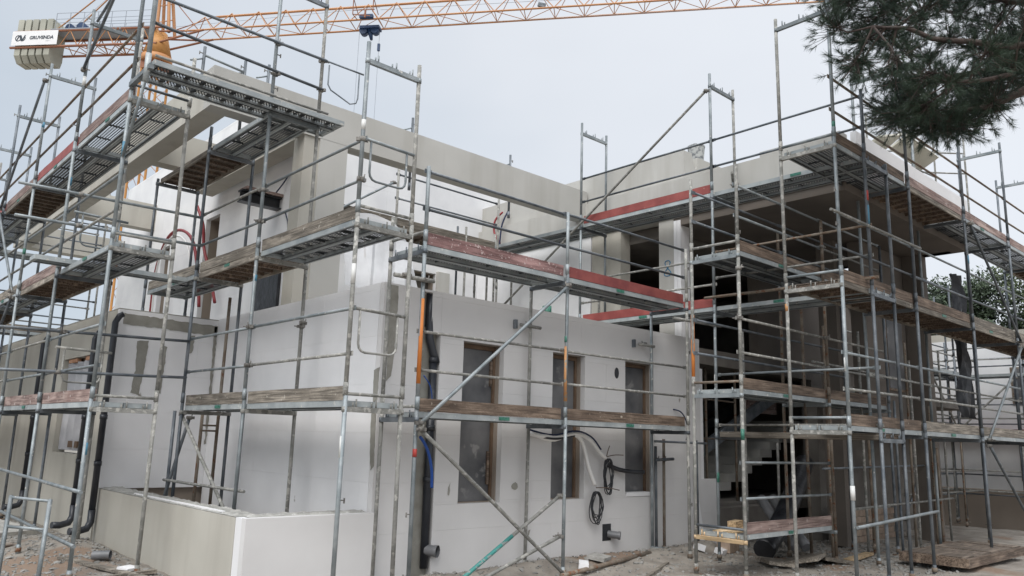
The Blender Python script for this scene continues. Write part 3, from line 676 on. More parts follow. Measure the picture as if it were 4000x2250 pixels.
# left downpipes
def left_pipe(y, x, zt, label, foot):
    t = thing('downpipe', label, 'downpipe', (x, y, -1.7), 'black downpipes on the left wall')
    MB().tube([(x+.10, y, zt+.06), (x+.05, y, zt+.03), (x, y, zt-.08), (x, y, foot+.22)], .048, 14).build('pipe', M['pipe'], t)
    MB().tube([(x, y, foot+.3), (x, y, foot+.12), (x-.05, y-.02, foot+.03), (x-.18, y-.05, foot), (x-.30, y-.08, foot+.01)], .052, 14).build('shoe', M['pipe'], t)
    for z in (.15, -.55): MB().tube([(x, y, z), (x, y, z+.07)], .056, 14).build('pipe_socket', M['pipe'], t)
left_pipe(13.32, 3.71, 1.74, 'black downpipe at the corner of the left wall beside the white foam edge', -1.5)
left_pipe(14.28, 3.70, 1.55, 'black downpipe between the covered window and the corner pipe', -1.5)
left_pipe(17.85, 3.70, 1.72, 'black downpipe beyond the covered window of the left wall', -1.5)

# ------------------------------------------------------------------ scaffold A: right facade
G3 = ('galv', 'galv_mortar', 'galv_dark')
A = Run('scaffold before the three tall windows, dark red toe boards above, brown ones below', 'x', 7.48, 8.20, [5.40, 7.87, 10.72], stds=('galv', 'galv_mortar', 'galv_dark'), rails='galv')
LV = (.33, 2.32)
A.std(0, 'o', -1.74, 3.26, LV, 'galv'); A.std(1, 'o', -1.74, 3.22, LV, 'galv'); A.std(2, 'o', -1.74, 3.22, LV, 'galv_mortar')
A.std(0, 'i', -1.74, 2.75, LV, 'galv_mortar'); A.std(1, 'i', -1.74, 2.19, (.2,), 'galv_mortar'); A.std(2, 'i', -1.74, 2.19, (.2,), 'galv')
for k in (0, 1, 2):
    for z in (.18, 2.17): A.transom(k, z, 'galv_dark')
A.lock(0, .36); A.lock(0, 2.44)
A.deck(0, .18, 'steel', 'wood_brown'); A.deck(1, .18, 'steel', 'wood_brown'); A.deck(0, 2.17, 'steel', 'wood_mauve'); A.deck(1, 2.17, 'steel', 'wood_dred')
for k in (0, 1):
    for z, m in ((3.20, 'galv_dark'), (2.73, 'galv_dark'), (1.24, 'galv_mortar'), (.78, 'galv_mortar')): A.rail(k, z, m)
A.brace((5.42, 7.42, .17), (7.85, 7.42, 2.15), 'galv'); A.brace((5.42, 7.42, .10), (7.95, 7.40, -1.78), 'galv_mortar')
A.brace((6.0, 7.55, -1.74), (7.83, 7.52, -.70), 'galv_mortar'); MB().tube([(6.05, 7.545, -1.71), (7.0, 7.535, -1.17)], .0252, 12).build('paint_band', M['teal'], A.t); A.brace((6.2, 7.52, -1.74), (7.85, 7.52, -1.22), 'galv_mortar')
for (a, x) in ((1.66, 7.85), (1.66, 10.55)):
    tube('wall_tie', (x-.2, 8.18, a-.02), (x+.17, 8.14, a-.03), .024, 'galv_mortar', A.t); A.cpl(x, 'i', (a,)); MB().box((x-.235, 8.24, a-.07), (x-.195, 8.295, a+.06)).build('tie_plate', M['galv_dark'], A.t)
tube('link_tube', (4.95, 7.43, 1.83), (5.52, 7.43, 1.84), .026, 'galv_mortar', A.t); coupler((5.09, 7.40, 1.84), A.t); coupler((5.40, 7.46, 1.84), A.t)
band(5.40, 7.48, .62, 1.62, 'orange', A.t); band(7.87, 7.48, .55, 1.3, 'orange_dirty', A.t); band(5.40, 7.48, -.21, -.12, 'redtape', A.t)
band(7.87, 7.48, 1.36, 1.44, 'greentape', A.t, .0266)
A.hooks(0, (-.84, -1.5), ang=math.pi); A.hooks(2, (-.9, -1.5, 1.5, 2.9), 'o', 0)
# pair of short uprights beyond the last window
for x_, z1 in ((10.72, -.02), (10.93, .10)): A.std(x_, 8.12, -1.74, z1, (), 'galv_brown' if x_ > 10.8 else 'galv_dark')
tube('link_tube', (10.62, 8.06, -.24), (11.1, 8.05, -.22), .025, 'galv_dark', A.t); coupler((10.72, 8.1, -.23), A.t); coupler((10.93, 8.1, -.23), A.t)
tube('link_tube', (10.62, 8.12, -1.62), (11.9, 7.75, -1.68), .022, 'galv', A.t)
A.std(11.85, 8.1, -1.74, .1, (), 'galv_dark'); tube('ledger_tube', (10.6, 8.05, .06), (12.0, 8.0, .05), .02, 'galv_dark', A.t)

# ------------------------------------------------------------------ scaffold B: left side of the tall block
Bs = Run('plaster splashed scaffold along the white foam wall left of the house corner', 'y', 4.36, 5.08, [7.33, 9.80, 11.90, 14.2], stds=('galv', 'galv_mortar', 'galv_mortar'), rails='galv_mortar')
LB = (.42, 2.42, 4.4)
Bs.std(0, 'o', -1.74, 4.45, LB); Bs.std(0, 'i', -1.74, 4.42, LB, 'galv_mortar'); Bs.std(1, 'o', -1.25, 6.5, LB, 'galv'); Bs.std(1, 'i', -1.25, 6.5, LB, 'galv_mortar')
Bs.std(2, 'o', -1.25, 4.72, LB, 'galv_dark'); Bs.std(2, 'i', -1.25, 4.4, LB, 'galv_dark'); Bs.std(3, 'o', 1.93, 4.4, LB, 'galv_dark'); Bs.std(3, 'i', 1.93, 4.4, LB, 'galv_dark')
Bs.std(12.15, 4.36, -1.25, .3, (), 'galv_dark'); Bs.std(12.1, 4.75, -1.25, .3, (), 'galv_brown'); Bs.std(12.1, 5.0, -1.25, 2.1, (), 'galv_brown')
for k in (0, 1, 2):
    for z in (.25, 2.25): Bs.transom(k, z, 'galv_mortar')
Bs.transom(0, 4.19, 'galv'); Bs.transom(1, 4.28, 'galv'); Bs.transom(2, 4.28, 'galv_dark'); Bs.transom(1, 6.2, 'galv_dark'); Bs.transom(3, 4.28, 'galv_dark')
Bs.lock(0, .44); Bs.lock(0, 2.50)
Bs.deck(0, .25, 'steel', 'wood_grey'); Bs.deck(1, .25, 'steel', 'wood_grey'); Bs.deck(0, 2.25, 'slot', 'wood_grey'); Bs.deck(1, 2.25, 'wood', 'wood_grey')
Bs.deck(2, 2.25, 'steel', 'wood_grey'); Bs.deck(1, 4.28, 'steel', stick=False); Bs.deck(2, 4.28, 'wood', stick=False)
for k in (0, 1):
    for z in (3.29, 2.80, 1.36, .86): Bs.rail(k, z, random.choice(('galv', 'galv_mortar')))
Bs.endguard(7.33, 3.29, 'galv'); Bs.endguard(7.33, 1.36, 'galv_mortar')
Bs.hooks(0, (-.65, -1.45), 'o', 0); Bs.cpl(1, 'i', (1.45, 1.5)); Bs.cpl(1, 'o', (3.22, 2.78, 1.36, .86)); Bs.cpl(0, 'o', (3.27, 2.8))
band(4.36, 7.33, -.22, 0, 'whitetape', Bs.t); band(4.36, 7.33, 3.38, 3.5, 'whitetape', Bs.t); band(4.36, 9.8, 1.97, 2.05, 'bluetape', Bs.t)
band(4.36, 7.33, 1.62, 1.84, 'whitetape', Bs.t)
Bs.brace((12.0, 4.40, .25), (10.1, 4.5, -1.2), 'galv_mortar'); Bs.brace((11.8, 4.45, .2), (12.15, 4.30, -1.1), 'galv_dark')
tube('ledger_tube', (4.30, 12.15, -.7), (4.45, 9.75, -.72), .02, 'galv_mortar', Bs.t)
for z in (.1, .02): tube('ladder_rung', (4.75, 12.1, z), (5.0, 12.1, z), .014, 'galv_brown', Bs.t)
# upper bridging deck across the gap, its rails and swinging end gate
for j in (0, 1): plank('slot', (4.02, 9.66+.315*j-.02, 4.405), 'x', 2.62, .30, Bs.t)
MB().box((2.66, 9.5, 4.28), (2.72, 10.25, 4.34)).build('bracket', M['galv'], Bs.t)
tube('bracket_strut', (2.69, 9.62, 4.28), (2.69, 10.22, 3.35), .02, 'galv', Bs.t)
MB().tube([(2.67, 9.60, 4.18), (2.67, 9.60, 6.9)], .03, 12).build('standard', M['galv'], Bs.t)
MB().tube([(2.67, 9.60, 4.14), (2.67, 9.60, 4.5)], .036, 12).build('standard_sleeve', M['deck_side'], Bs.t)
tube('guard_rail', (2.70, 9.64, 5.30), (5.12, 9.76, 5.36), .021, 'galv_dark', Bs.t); tube('guard_rail', (2.70, 9.64, 4.94), (5.12, 9.76, 4.90), .021, 'galv_dark', Bs.t)
tube('deck_lock_tube', (2.72, 9.50, 4.46), (5.1, 9.56, 4.47), .018, 'galv_mortar', Bs.t)
tube('guard_rail', (2.55, 9.6, 6.1), (2.72, 12.6, 6.15), .021, 'galv_dark', Bs.t)
MB().tube([(5.12, 9.76, 5.36), (5.60, 9.5, 5.22)], .014, 8).build('end_gate', M['galv_dark'], Bs.t)
MB().tube([(5.16, 9.74, 5.30), (5.16, 9.74, 5.0), (5.20, 9.72, 4.92), (5.45, 9.58, 4.74), (5.52, 9.54, 4.76), (5.54, 9.53, 4.84), (5.54, 9.53, 5.22)], .011, 8).build('end_gate', M['galv_dark'], Bs.t)
for z in (5.36, 4.90): coupler((5.08, 9.79, z), Bs.t); coupler((4.37, 9.77, z-.01), Bs.t)
Bs.hooks(1, (4.7, 5.2), 'o', 0)

# ------------------------------------------------------------------ scaffold C: along the side of the right wing
C = Run('tall scaffold beside the right wing with long bright red toe boards', 'y', 11.10, 11.84, [4.62, 7.20, 10.20, 13.0], rails='galv_dark')
LC = (.3, 2.3, 4.28)
C.std(1, 'o', -1.74, 6.4, LC, 'galv'); C.std(1, 'i', -1.74, 6.35, LC, 'galv_mortar'); C.std(2, 'o', 1.2, 6.35, LC, 'galv'); C.std(2, 'i', 1.2, 6.3, LC, 'galv')
C.std(0, 'o', -1.74, 5.27, LC, 'galv_dark'); C.std(0, 'i', -1.74, 4.3, LC, 'galv_dark'); C.std(3, 'o', 1.2, 4.3, (2.3,), 'galv_mortar'); C.std(3, 'i', 1.2, 4.3, (2.3,), 'galv_mortar')
C.transom(1, 6.14); C.transom(2, 6.10)
for k in (0, 1, 2, 3): C.transom(k, 4.12, 'galv_dark')
for k in (0, 1, 2): C.transom(k, 2.15, 'galv_dark')
for k in (0, 1): C.transom(k, .12, 'galv_dark')
C.deck(0, 4.12, 'steel', None); C.deck(1, 4.12, 'steel', 'wood_red'); C.deck(2, 4.12, 'steel', None)
C.deck(0, 2.15, 'steel', None); C.deck(1, 2.15, 'steel', 'wood_red'); C.deck(0, .12, 'wood', None)
for k in (0, 1):
    C.rail(k, 5.18, 'galv_dark'); C.rail(k, 4.70, 'galv_dark')
C.rail(1, 3.1, 'galv_mortar'); C.rail(1, 2.65, 'galv_mortar'); C.rail(0, 3.2, 'galv_brown'); C.rail(0, 2.75, 'galv_mortar'); C.rail(0, 1.15, 'galv'); C.rail(0, .35, 'galv_mortar')
C.brace((7.25, 11.05, 6.08), (12.9, 11.05, 2.5), 'galv_mortar'); C.cpl(1, 'i', (4.55,)); tube('link_tube', (11.5, 7.05, 4.66), (11.95, 7.3, 4.55), .025, 'galv_mortar', C.t)
band(11.1, 4.62, 3.55, 3.7, 'redtape', C.t); band(11.1, 4.62, 3.2, 3.48, 'bluetape', C.t); band(11.1, 10.2, 5.45, 5.6, 'greentape', C.t)
band(11.1, 7.2, -.55, -.4, 'greentape', C.t); band(11.1, 7.2, .98, 1.15, 'whitetape', C.t)
tube('ledger_tube', (11.05, 4.5, 2.40), (11.05, 7.35, 2.42), .024, 'galv_brown', C.t); tube('link_tube', (10.3, 7.44, 2.0), (11.2, 7.15, 1.95), .026, 'galv_mortar', C.t)
# the rail post seen between the wing columns
C.std(10.15, 11.6, 2.25, 3.25, (), 'galv_mortar')

# ------------------------------------------------------------------ scaffold E: front of the right wing
Es = Run('long scaffold under the pine along the front of the right wing, brown toe boards', 'x', 4.65, 5.45, [10.22, 12.75, 15.30, 17.85, 20.4, 23.0], rails='galv_brown')
for k in range(6):
    top = 6.38 if k != 5 else 6.3
    Es.std(k, 'o', -1.74, top, LC, ('galv', 'galv_dark', 'galv_dark', 'galv_dark', 'galv_dark', 'galv_dark')[k]); Es.std(k, 'i', -1.74, top, LC, ('galv_mortar', 'galv', 'galv', 'galv_dark', 'galv_dark', 'galv_dark')[k])
    Es.transom(k, 6.17, 'galv')
    for z in (.2, 2.15, 4.12): Es.transom(k, z, 'galv_mortar' if k == 0 else 'galv_dark')
for z in (.42, 2.38, 4.32): Es.lock(0, z, 'galv')
kinds = {0: ('steel', 'steel', 'steel'), 1: ('steel', 'wood', 'steel'), 2: ('steel', 'steel', 'open'), 3: ('wood', 'wood', 'wood'), 4: ('steel', 'steel', 'steel')}
for k in range(5):
    for j, z in enumerate((.2, 2.15, 4.12)):
        Es.deck(k, z, ('steel', 'wood', 'steel')[j] if (k+j) % 3 else ('wood' if j != 0 else 'steel'), (('wood_brown', 'wood_brown', 'wood_brown'), ('wood_grey', 'wood_brown', 'wood_pink'), ('wood_grey', 'wood_grey', 'wood_pink'), ('wood_grey', 'wood_grey', 'wood_pink'), ('wood_pink', 'wood_grey', 'wood_pink'))[k][j])
    for z, m in ((5.18, 'galv_brown'), (4.70, 'galv_brown'), (3.2, 'galv'), (2.72, 'galv_dark'), (1.28, 'galv'), (.80, 'galv_mortar')): Es.rail(k, z, m)
    if k > 0: Es.rail(k, 3.15, 'galv_dark', 'i'); Es.rail(k, 1.2, 'galv_mortar', 'i')
Es.brace((15.35, 4.58, 4.1), (17.8, 4.58, 2.2), 'galv_dark'); Es.brace((17.8, 4.58, 2.1), (15.4, 4.58, .25), 'galv'); Es.brace((15.4, 4.58, .15), (17.6, 4.58, -1.4), 'galv_dark')
for z in (3.62, 3.15): tube('ledger_tube', (9.9, 4.60, z), (12.9, 4.58, z+.02), .02, 'galv_mortar', Es.t) if z < 3.2 else None
Es.hooks(0, (3.0, 3.5), 'i', 0); Es.hooks(0, (3.02, 3.5), 'o', math.pi)
band(10.22, 4.65, -.62, -.44, 'whitetape', Es.t, .03); band(10.22, 4.65, 4.38, 4.5, 'greentape', Es.t); band(15.3, 4.65, 3.35, 3.5, 'bluetape', Es.t)
band(10.22, 5.45, 1.9, 2.0, 'orange_dirty', Es.t); band(10.22, 4.65, 1.02, 1.2, 'whitetape', Es.t); tube('ledger_tube', (10.2, 4.60, -.95), (12.9, 4.60, -.85), .022, 'galv', Es.t)

# ------------------------------------------------------------------ scaffold F: inner tower under the porch
F = Run('low set tower scaffold between the facade end and the porch', 'x', 5.90, 6.68, [9.72, 12.3, 14.6], stds=('galv_mortar', 'galv_dark', 'galv'), rails='galv_mortar')
LF = (.85, 2.85)
for k in (0, 1, 2):
    F.std(k, 'o', -1.74, 4.05 if k == 0 else 3.75, LF, ('galv_mortar', 'galv_brown', 'galv_dark')[k]); F.std(k, 'i', -1.74, 4.0 if k == 0 else 3.7, LF, ('galv_mortar', 'galv_brown', 'galv_dark')[k])
    for z in (.68, 2.66): F.transom(k, z, 'galv')
F.transom(0, -1.27, 'timber'); F.transom(1, -1.27, 'galv'); F.lock(0, -1.08, 'galv_dark'); F.lock(0, .90, 'galv_brown'); F.lock(0, 2.90, 'galv_mortar')
F.deck(0, .68, 'steel', 'wood_brown'); F.deck(1, .68, 'steel', 'wood_brown'); F.deck(0, 2.66, 'steel', 'wood_brown'); F.deck(1, 2.66, 'steel', 'wood_brown'); F.deck(0, -1.27, 'steel', 'wood_pink')
for k in (0, 1):
    for z in (3.75, 3.28, 1.78, 1.3): F.rail(k, z, random.choice(('galv', 'galv_mortar'))); F.rail(k, z+.04, 'galv_dark', 'i')
F.rail(0, -.2, 'galv'); F.rail(0, -.68, 'galv'); band(9.72, 5.90, .1, .25, 'greentape', F.t); band(9.72, 6.68, .9, 1.9, 'orange', F.t); F.hooks(0, (3.5, 3.05), 'o', 0)
F.cpl(0, 'o', (1.78, 2.5)); F.cpl(1, 'o', (1.3, 1.78, 3.3))
for k, z in ((1, 3.0), (2, 1.0)): F.std(k, 6.3, -1.74, z, (), 'galv_brown')

# ------------------------------------------------------------------ scaffold D: far left wall
D = Run('long scaffold along the left rendered wall with pink and red toe boards', 'y', 2.70, 3.43, [10.25, 12.82, 15.39, 17.96, 20.5, 23.1, 25.7], rails='galv_dark')
LD = (.35, 2.3, 4.25)
for k in range(7):
    m = ('galv', 'galv', 'galv', 'galv_dark', 'galv_dark', 'galv_dark', 'galv_dark')[k]
    D.std(k, 'o', -1.72, 6.9 if k == 0 else 6.42, LD, m); D.std(k, 'i', -1.72, 4.95 if k == 0 else 6.4, LD, 'galv_mortar' if k < 2 else 'galv_dark')
    if k: D.transom(k, 6.16)
    for z in (.2, 2.15, 4.08): D.transom(k, z, 'galv_mortar' if k == 0 else 'galv_dark')
D.lock(0, .39); D.lock(0, 2.37); D.lock(0, 4.33, 'galv_dark')
toes = (('wood_pink', None, 'wood_pink'), ('wood_pink', 'wood_pink', 'wood_red'), ('wood_grey', 'wood_grey', 'wood_pink'), ('wood_grey', 'wood_grey', 'wood_red'), ('wood_grey', 'wood_pink', 'wood_grey'), ('wood_grey', 'wood_grey', 'wood_grey'))
dk = (('steel', 'steel', 'open'), ('steel', 'wood', 'steel'), ('steel', 'steel', 'wood'), ('wood', 'wood', 'steel'), ('steel', 'steel', 'steel'), ('steel', 'steel', 'steel'))
for k in range(6):
    for j, z in enumerate((.2, 2.15, 4.08)): D.deck(k, z, dk[k][j], toes[k][j])
    for z in (5.16, 4.68, 3.16, 2.70, 1.24, .75): D.rail(k, z, 'galv_brown' if z > 4 else random.choice(('galv', 'galv_mortar')))
D.brace((12.9, 2.62, 6.05), (15.3, 2.62, 4.2), 'galv_dark') if False else None
D.brace((15.45, 2.63, 6.1), (17.9, 2.63, 4.2), 'galv_dark'); D.brace((17.9, 2.63, 4.1), (15.5, 2.63, 2.25), 'galv'); D.brace((15.5, 2.63, 2.15), (17.9, 2.63, .3), 'galv_dark')
D.brace((12.8, 2.66, 5.4), (10.3, 2.66, 6.75), 'galv_dark')
for y, z in ((11.80, 3.18), (11.72, 2.72), (11.75, 1.26), (11.72, .72)):
    tube('guard_rail', (1.88, y-.05, z-.02), (4.36, y+.12, z+.06), .021, 'galv' if z > 2 else 'galv_dark', D.t); coupler((2.64, y, z), D.t)
plank('steel', (3.35, 12.5, 2.36), 'x', 2.1, .32, D.t)
D.hooks(0, (2.42,), 'o', math.pi); D.hooks(1, (6.25,), 'o', math.pi); D.hooks(2, (6.2,), 'o', math.pi); D.hooks(3, (6.2,), 'o', math.pi); D.hooks(1, (4.5,), 'o', math.pi)
band(2.70, 10.25, 3.35, 3.55, 'bluetape', D.t); band(2.70, 12.82, 5.15, 5.3, 'whitetape', D.t); band(2.70, 12.82, 3.55, 3.68, 'bluetape', D.t); band(2.70, 10.25, -.30, -.16, 'bluetape', D.t)
band(2.7, 15.39, 5.2, 5.3, 'bluetape', D.t); band(2.7, 15.39, 2.9, 3.0, 'greentape', D.t)
D.endguard(12.3, 1.1, 'galv_mortar'); D.endguard(12.3, 3.05, 'galv')
# loose frame and horizontal tubes at the foot of the left scaffold
for z in (-.70, -1.28): tube('ledger_tube', (2.62, 9.9, z), (2.66, 15.6, z+.06), .022, 'galv', D.t)
lf = thing('loose_scaffold_frame', 'grey ladder shaped scaffold frame leaning upright at the lower left corner', 'scaffold frame', (2.2, 10.1, -1.7))
tube('frame_leg', (2.02, 10.35, -1.68), (2.12, 10.75, -.78), .024, 'galv', lf); tube('frame_leg', (2.32, 9.95, -1.68), (2.42, 10.30, -.80), .024, 'galv', lf)
for t in (.02, .36, .92): tube('frame_rung', Vector((2.02, 10.35, -1.68)).lerp(Vector((2.12, 10.75, -.78)), 1-t), Vector((2.32, 9.95, -1.68)).lerp(Vector((2.42, 10.30, -.80)), 1-t), .017, 'galv', lf)

# ------------------------------------------------------------------ scaffold G: on the terrace
Gs = Run('light scaffold standing on the terrace behind the roof beam, one pale wooden toe board', 'x', 12.50, 13.24, [8.3, 10.95], stds=('galv_mortar', 'galv'), rails='galv_dark')
for k in (0, 1):
    Gs.std(k, 'o', 1.2, 5.2, (3.2,)); Gs.std(k, 'i', 1.2, 4.4, (3.2,)); Gs.transom(k, 3.95, 'galv_dark')
Gs.std(10.1, 12.55, 1.2, 4.4, (), 'galv_mortar'); Gs.std(11.4, 13.1, 1.2, 4.6, (), 'galv_mortar'); Gs.std(10.4, 13.2, 1.2, 4.6, (), 'galv_dark')
Gs.deck(0, 3.95, 'wood', 'wood_grey', ext=(1.6, 0)); Gs.rail(0, 5.1); Gs.rail(0, 4.62); Gs.brace((6.9, 12.5, 4.0), (8.2, 12.5, 4.9), 'galv')
Hs = Run('rear scaffold whose frame heads show above the concrete roof beam', 'x', 11.9, 12.0, [4.12, 4.8, 5.2, 8.15, 10.7], stds=('galv_dark',), rails='galv_dark')
for k, z in enumerate((6.0, 6.0, 6.08, 6.05, 6.0)):
    Hs.std(k, 'o', 5.0 if k in (0,) else 4.6, z, (), 'galv_dark'); tube('frame_arm', (Hs.st[k]-.2, 11.9, z-.3), (Hs.st[k], 11.9, z-.2), .014, 'galv', Hs.t); hook((Hs.st[k], 11.9, z-.12), 0 if k > 2 else math.pi, Hs.t)
tube('frame_arm', (4.12, 11.9, 5.86), (4.8, 11.9, 5.80), .02, 'galv', Hs.t)

# ------------------------------------------------------------------ rear left scaffolds
Ls = Run('rear scaffold crossing behind the long left scaffold above the left wall', 'x', 22.0, 22.7, [-1.9, .6, 3.1, 5.6], stds=('galv_dark', 'galv_mortar'), rails='galv_dark')
for k in range(4):
    zb = 1.95 if k == 3 else -1.9
    Ls.std(k, 'o', zb, 6.3, LD); Ls.std(k, 'i', zb, 6.0, LD)
    for z in (2.15, 4.08): Ls.transom(k, z, 'galv_dark')
    if k < 3: Ls.transom(k, .2, 'galv_dark')
for k in range(3):
    for z in ((.2, 2.15, 4.08) if k < 2 else (2.15, 4.08)): Ls.deck(k, z, 'wood' if k == 1 else 'steel', 'wood_grey' if z < 3 else None, stick=False)
    for z in (5.2, 4.7, 3.2, 2.7) + ((1.25, .8, -.6, -1.1) if k < 2 else ()): Ls.rail(k, z, 'galv_dark'); Ls.rail(k, z-.1, 'galv_mortar', 'i')
Ls.brace((-1.8, 21.9, -1.5), (.5, 21.9, .2), 'galv_dark'); Ls.brace((.6, 21.9, .3), (3.0, 21.9, 2.1), 'galv_mortar')
Ks = Run('narrow stair tower scaffold at the far left edge beside the left wall', 'y', 1.2, 1.95, [17.0, 19.0, 21.0], stds=('galv_dark', 'galv_mortar'), rails='galv_mortar')
for k in range(3):
    Ks.std(k, 'o', -1.9, 3.4, LD); Ks.std(k, 'i', -1.9, 3.2, LD)
    for z in (.2, 2.15): Ks.transom(k, z, 'galv_dark')
for k in range(2):
    for z in (.2, 2.15): Ks.deck(k, z, 'steel', 'wood_brown', stick=False)
    for z in (3.1, 2.7, 1.2, .75, -.7): Ks.rail(k, z); Ks.rail(k, z+.05, 'galv_dark', 'i')
Ks.brace((17.05, 1.15, -1.6), (18.9, 1.15, .2), 'galv_dark')
# loose props under the porch
Pp = thing('porch_props', 'row of thin rusty props tied with tubes under the porch', 'props', (14, 6, -1.7))
rp = random.Random(11)
for i in range(13):
    x_, y_ = 12.7+i*.42+rp.uniform(-.15, .15), rp.uniform(5.7, 6.45) if i % 2 else rp.uniform(7.2, 8.0)
    if 14.8 < x_ < 15.4 and y_ > 6.8: continue
    if x_ > 15.2 and y_ > 6.4: y_ = 6.1
    zt = rp.choice((.1, .9, 1.7, 2.1)); tube('prop', (x_, y_, -1.72), (x_+rp.uniform(-.04, .04), y_, zt), .023, rp.choice(('galv_brown', 'galv_dark', 'galv_mortar')), Pp)
for z_, y_ in ((-.9, 5.75), (.55, 5.8), (1.45, 6.3), (-.3, 6.2)): tube('tie_tube', (12.6, y_, z_), (17.4, y_+.15, z_+rp.uniform(-.05, .08)), .019, rp.choice(('galv_dark', 'galv_mortar')), Pp)

# ------------------------------------------------------------------ cables, hoses and sheets
cb = thing('cable_bundle', 'white conduits ending in coiled black cables between second and third facade window', 'cable', (8.9, 8.2, -.1))
pipe('conduit', [(7.95, 8.29, .12), (8.1, 8.18, .08), (8.45, 8.14, .08), (8.75, 8.14, .12), (8.95, 8.14, .0), (9.1, 8.15, -.35), (9.28, 8.18, -.62)], .030, 'white_tube', cb)
pipe('conduit', [(7.95, 8.29, .14), (8.3, 8.16, .03), (8.75, 8.12, .13), (9.1, 8.14, .05), (9.35, 8.15, -.13), (9.52, 8.17, -.22)], .027, 'white_tube', cb)
pipe('cable', [(7.95, 8.28, .17), (8.3, 8.13, .10), (8.75, 8.09, .17), (9.12, 8.11, .09), (9.35, 8.12, -.09)], .013, 'navy', cb)
pipe('cable', [(7.95, 8.28, .10), (8.25, 8.12, .05), (8.5, 8.11, .06), (8.75, 8.12, .1)], .016, 'black_plastic', cb)
for cx, cz, rw, rh, seed in ((9.60, -.50, .11, .27, 1), (9.33, -.95, .14, .23, 2)):
    rnd = random.Random(seed)
    for i in range(7):
        a, h_ = rw*rnd.uniform(.55, 1.05), rh*rnd.uniform(.7, 1.05); pts = []
        for k in range(21):
            t = 2*math.pi*k/20; pts.append((cx+a*math.sin(t)+rnd.uniform(-.004, .004), 8.2+.02*math.sin(t*2+i)-.006*i, cz+rh-h_+h_*math.cos(t)))
        MB().tube(pts, .0075, 6, caps=False).build('cable_loop', M['black_plastic'], cb)
for p, q in (((9.52, 8.16, -.2), (9.80, 8.05, -.17)), ((9.52, 8.16, -.22), (9.53, 8.1, -.03)), ((9.3, 8.17, -.66), (9.72, 8.06, -.70))): pipe('cable_tail', [p, ((p[0]+q[0])/2, (p[1]+q[1])/2, (p[2]+q[2])/2+.015), q], .007, 'wood_brown', cb)
pipe('black_conduit', [(9.72, 8.30, -.33), (9.9, 8.2, -.40), (10.15, 8.12, -.43), (10.34, 8.08, -.43)], .035, 'black_plastic', None, 12, 'short ribbed black conduit sticking out beside the third window', 'conduit')
pipe('blue_hose', [(5.77, 7.9, .02), (5.85, 7.9, -.07), (5.92, 7.9, -.2), (5.97, 7.9, -.38), (6.0, 7.92, -.59)], .019, 'blue', None, 10, 'short bright blue hose hanging beside the downpipe on the right facade', 'hose')
pipe('blue_cable', [(5.78, 7.9, .76), (5.89, 7.9, .63), (5.96, 7.95, .43), (6.0, 8.1, .25)], .007, 'blue', None, 8, 'thin blue cable arching out below the orange painted pole', 'cable')
pipe('navy_cable', [(11.45, 8.3, .62), (11.56, 8.22, .58), (11.68, 8.2, .45), (11.74, 8.2, .25), (11.72, 8.22, .1)], .012, 'navy', None, 8, 'dark blue cable looping out of the foam near the right end of the facade', 'cable')
pipe('red_hose', [(5.7, 15.9, 4.55), (5.75, 15.6, 4.1), (5.78, 15.5, 3.6), (5.76, 15.0, 3.0), (5.75, 14.6, 2.4)], .03, 'redhose', None, 8, 'red hose hanging down the first floor wall beside the brown recess', 'hose')
pipe('red_hose', [(5.6, 17.7, 2.4), (5.55, 17.5, 3.4), (5.5, 16.9, 3.95), (5.5, 16.2, 4.05), (5.5, 15.4, 3.7), (5.5, 14.9, 2.9), (5.5, 14.7, 2.3)], .032, 'redhose', None, 8, 'red hose bent in a high arch over the left first floor', 'hose')
pipe('white_hose', [(5.6, 17.6, 2.4), (5.5, 17.3, 3.35), (5.45, 16.8, 3.8), (5.45, 16.2, 3.92), (5.45, 15.5, 3.6), (5.45, 15.1, 2.8)], .022, 'white_tube', None, 8, 'white hose arched just under the red hose on the left first floor', 'hose')
pipe('blue_cable', [(5.88, 12.35, 3.75), (5.82, 12.1, 3.65), (5.8, 11.95, 3.3), (5.84, 12.3, 2.75)], .012, 'navy', None, 8, 'short dark blue cable poking out of the white wall under the steel beam', 'cable')
pipe('blue_cable', [(5.8, 12.55, 4.1), (5.85, 12.4, 4.25), (5.9, 12.3, 4.4)], .012, 'navy', None, 8, 'stub of dark cable standing on top of the steel beam', 'cable')
pipe('red_hose', [(12.0, 13.55, 5.35), (11.9, 13.7, 5.15), (11.88, 13.7, 4.85), (11.9, 13.5, 4.55)], .025, 'redhose', None, 8, 'short red hose curving out of the wing wall behind the terrace scaffold', 'hose')
pipe('grey_hose', [(12.0, 13.35, 5.35), (11.9, 13.45, 5.0), (11.88, 13.5, 4.5), (11.9, 13.6, 4.0)], .02, 'navy', None, 8, 'dark hose hanging next to the short red one on the wing wall', 'hose')
tag(MB().tube([(5.75, 9.45, 2.9), (5.82, 9.5, 2.5)], .012, 4).build('wooden_stick', M['timber']), 'thin wooden stick leaning on the plastic covered column', 'stick')
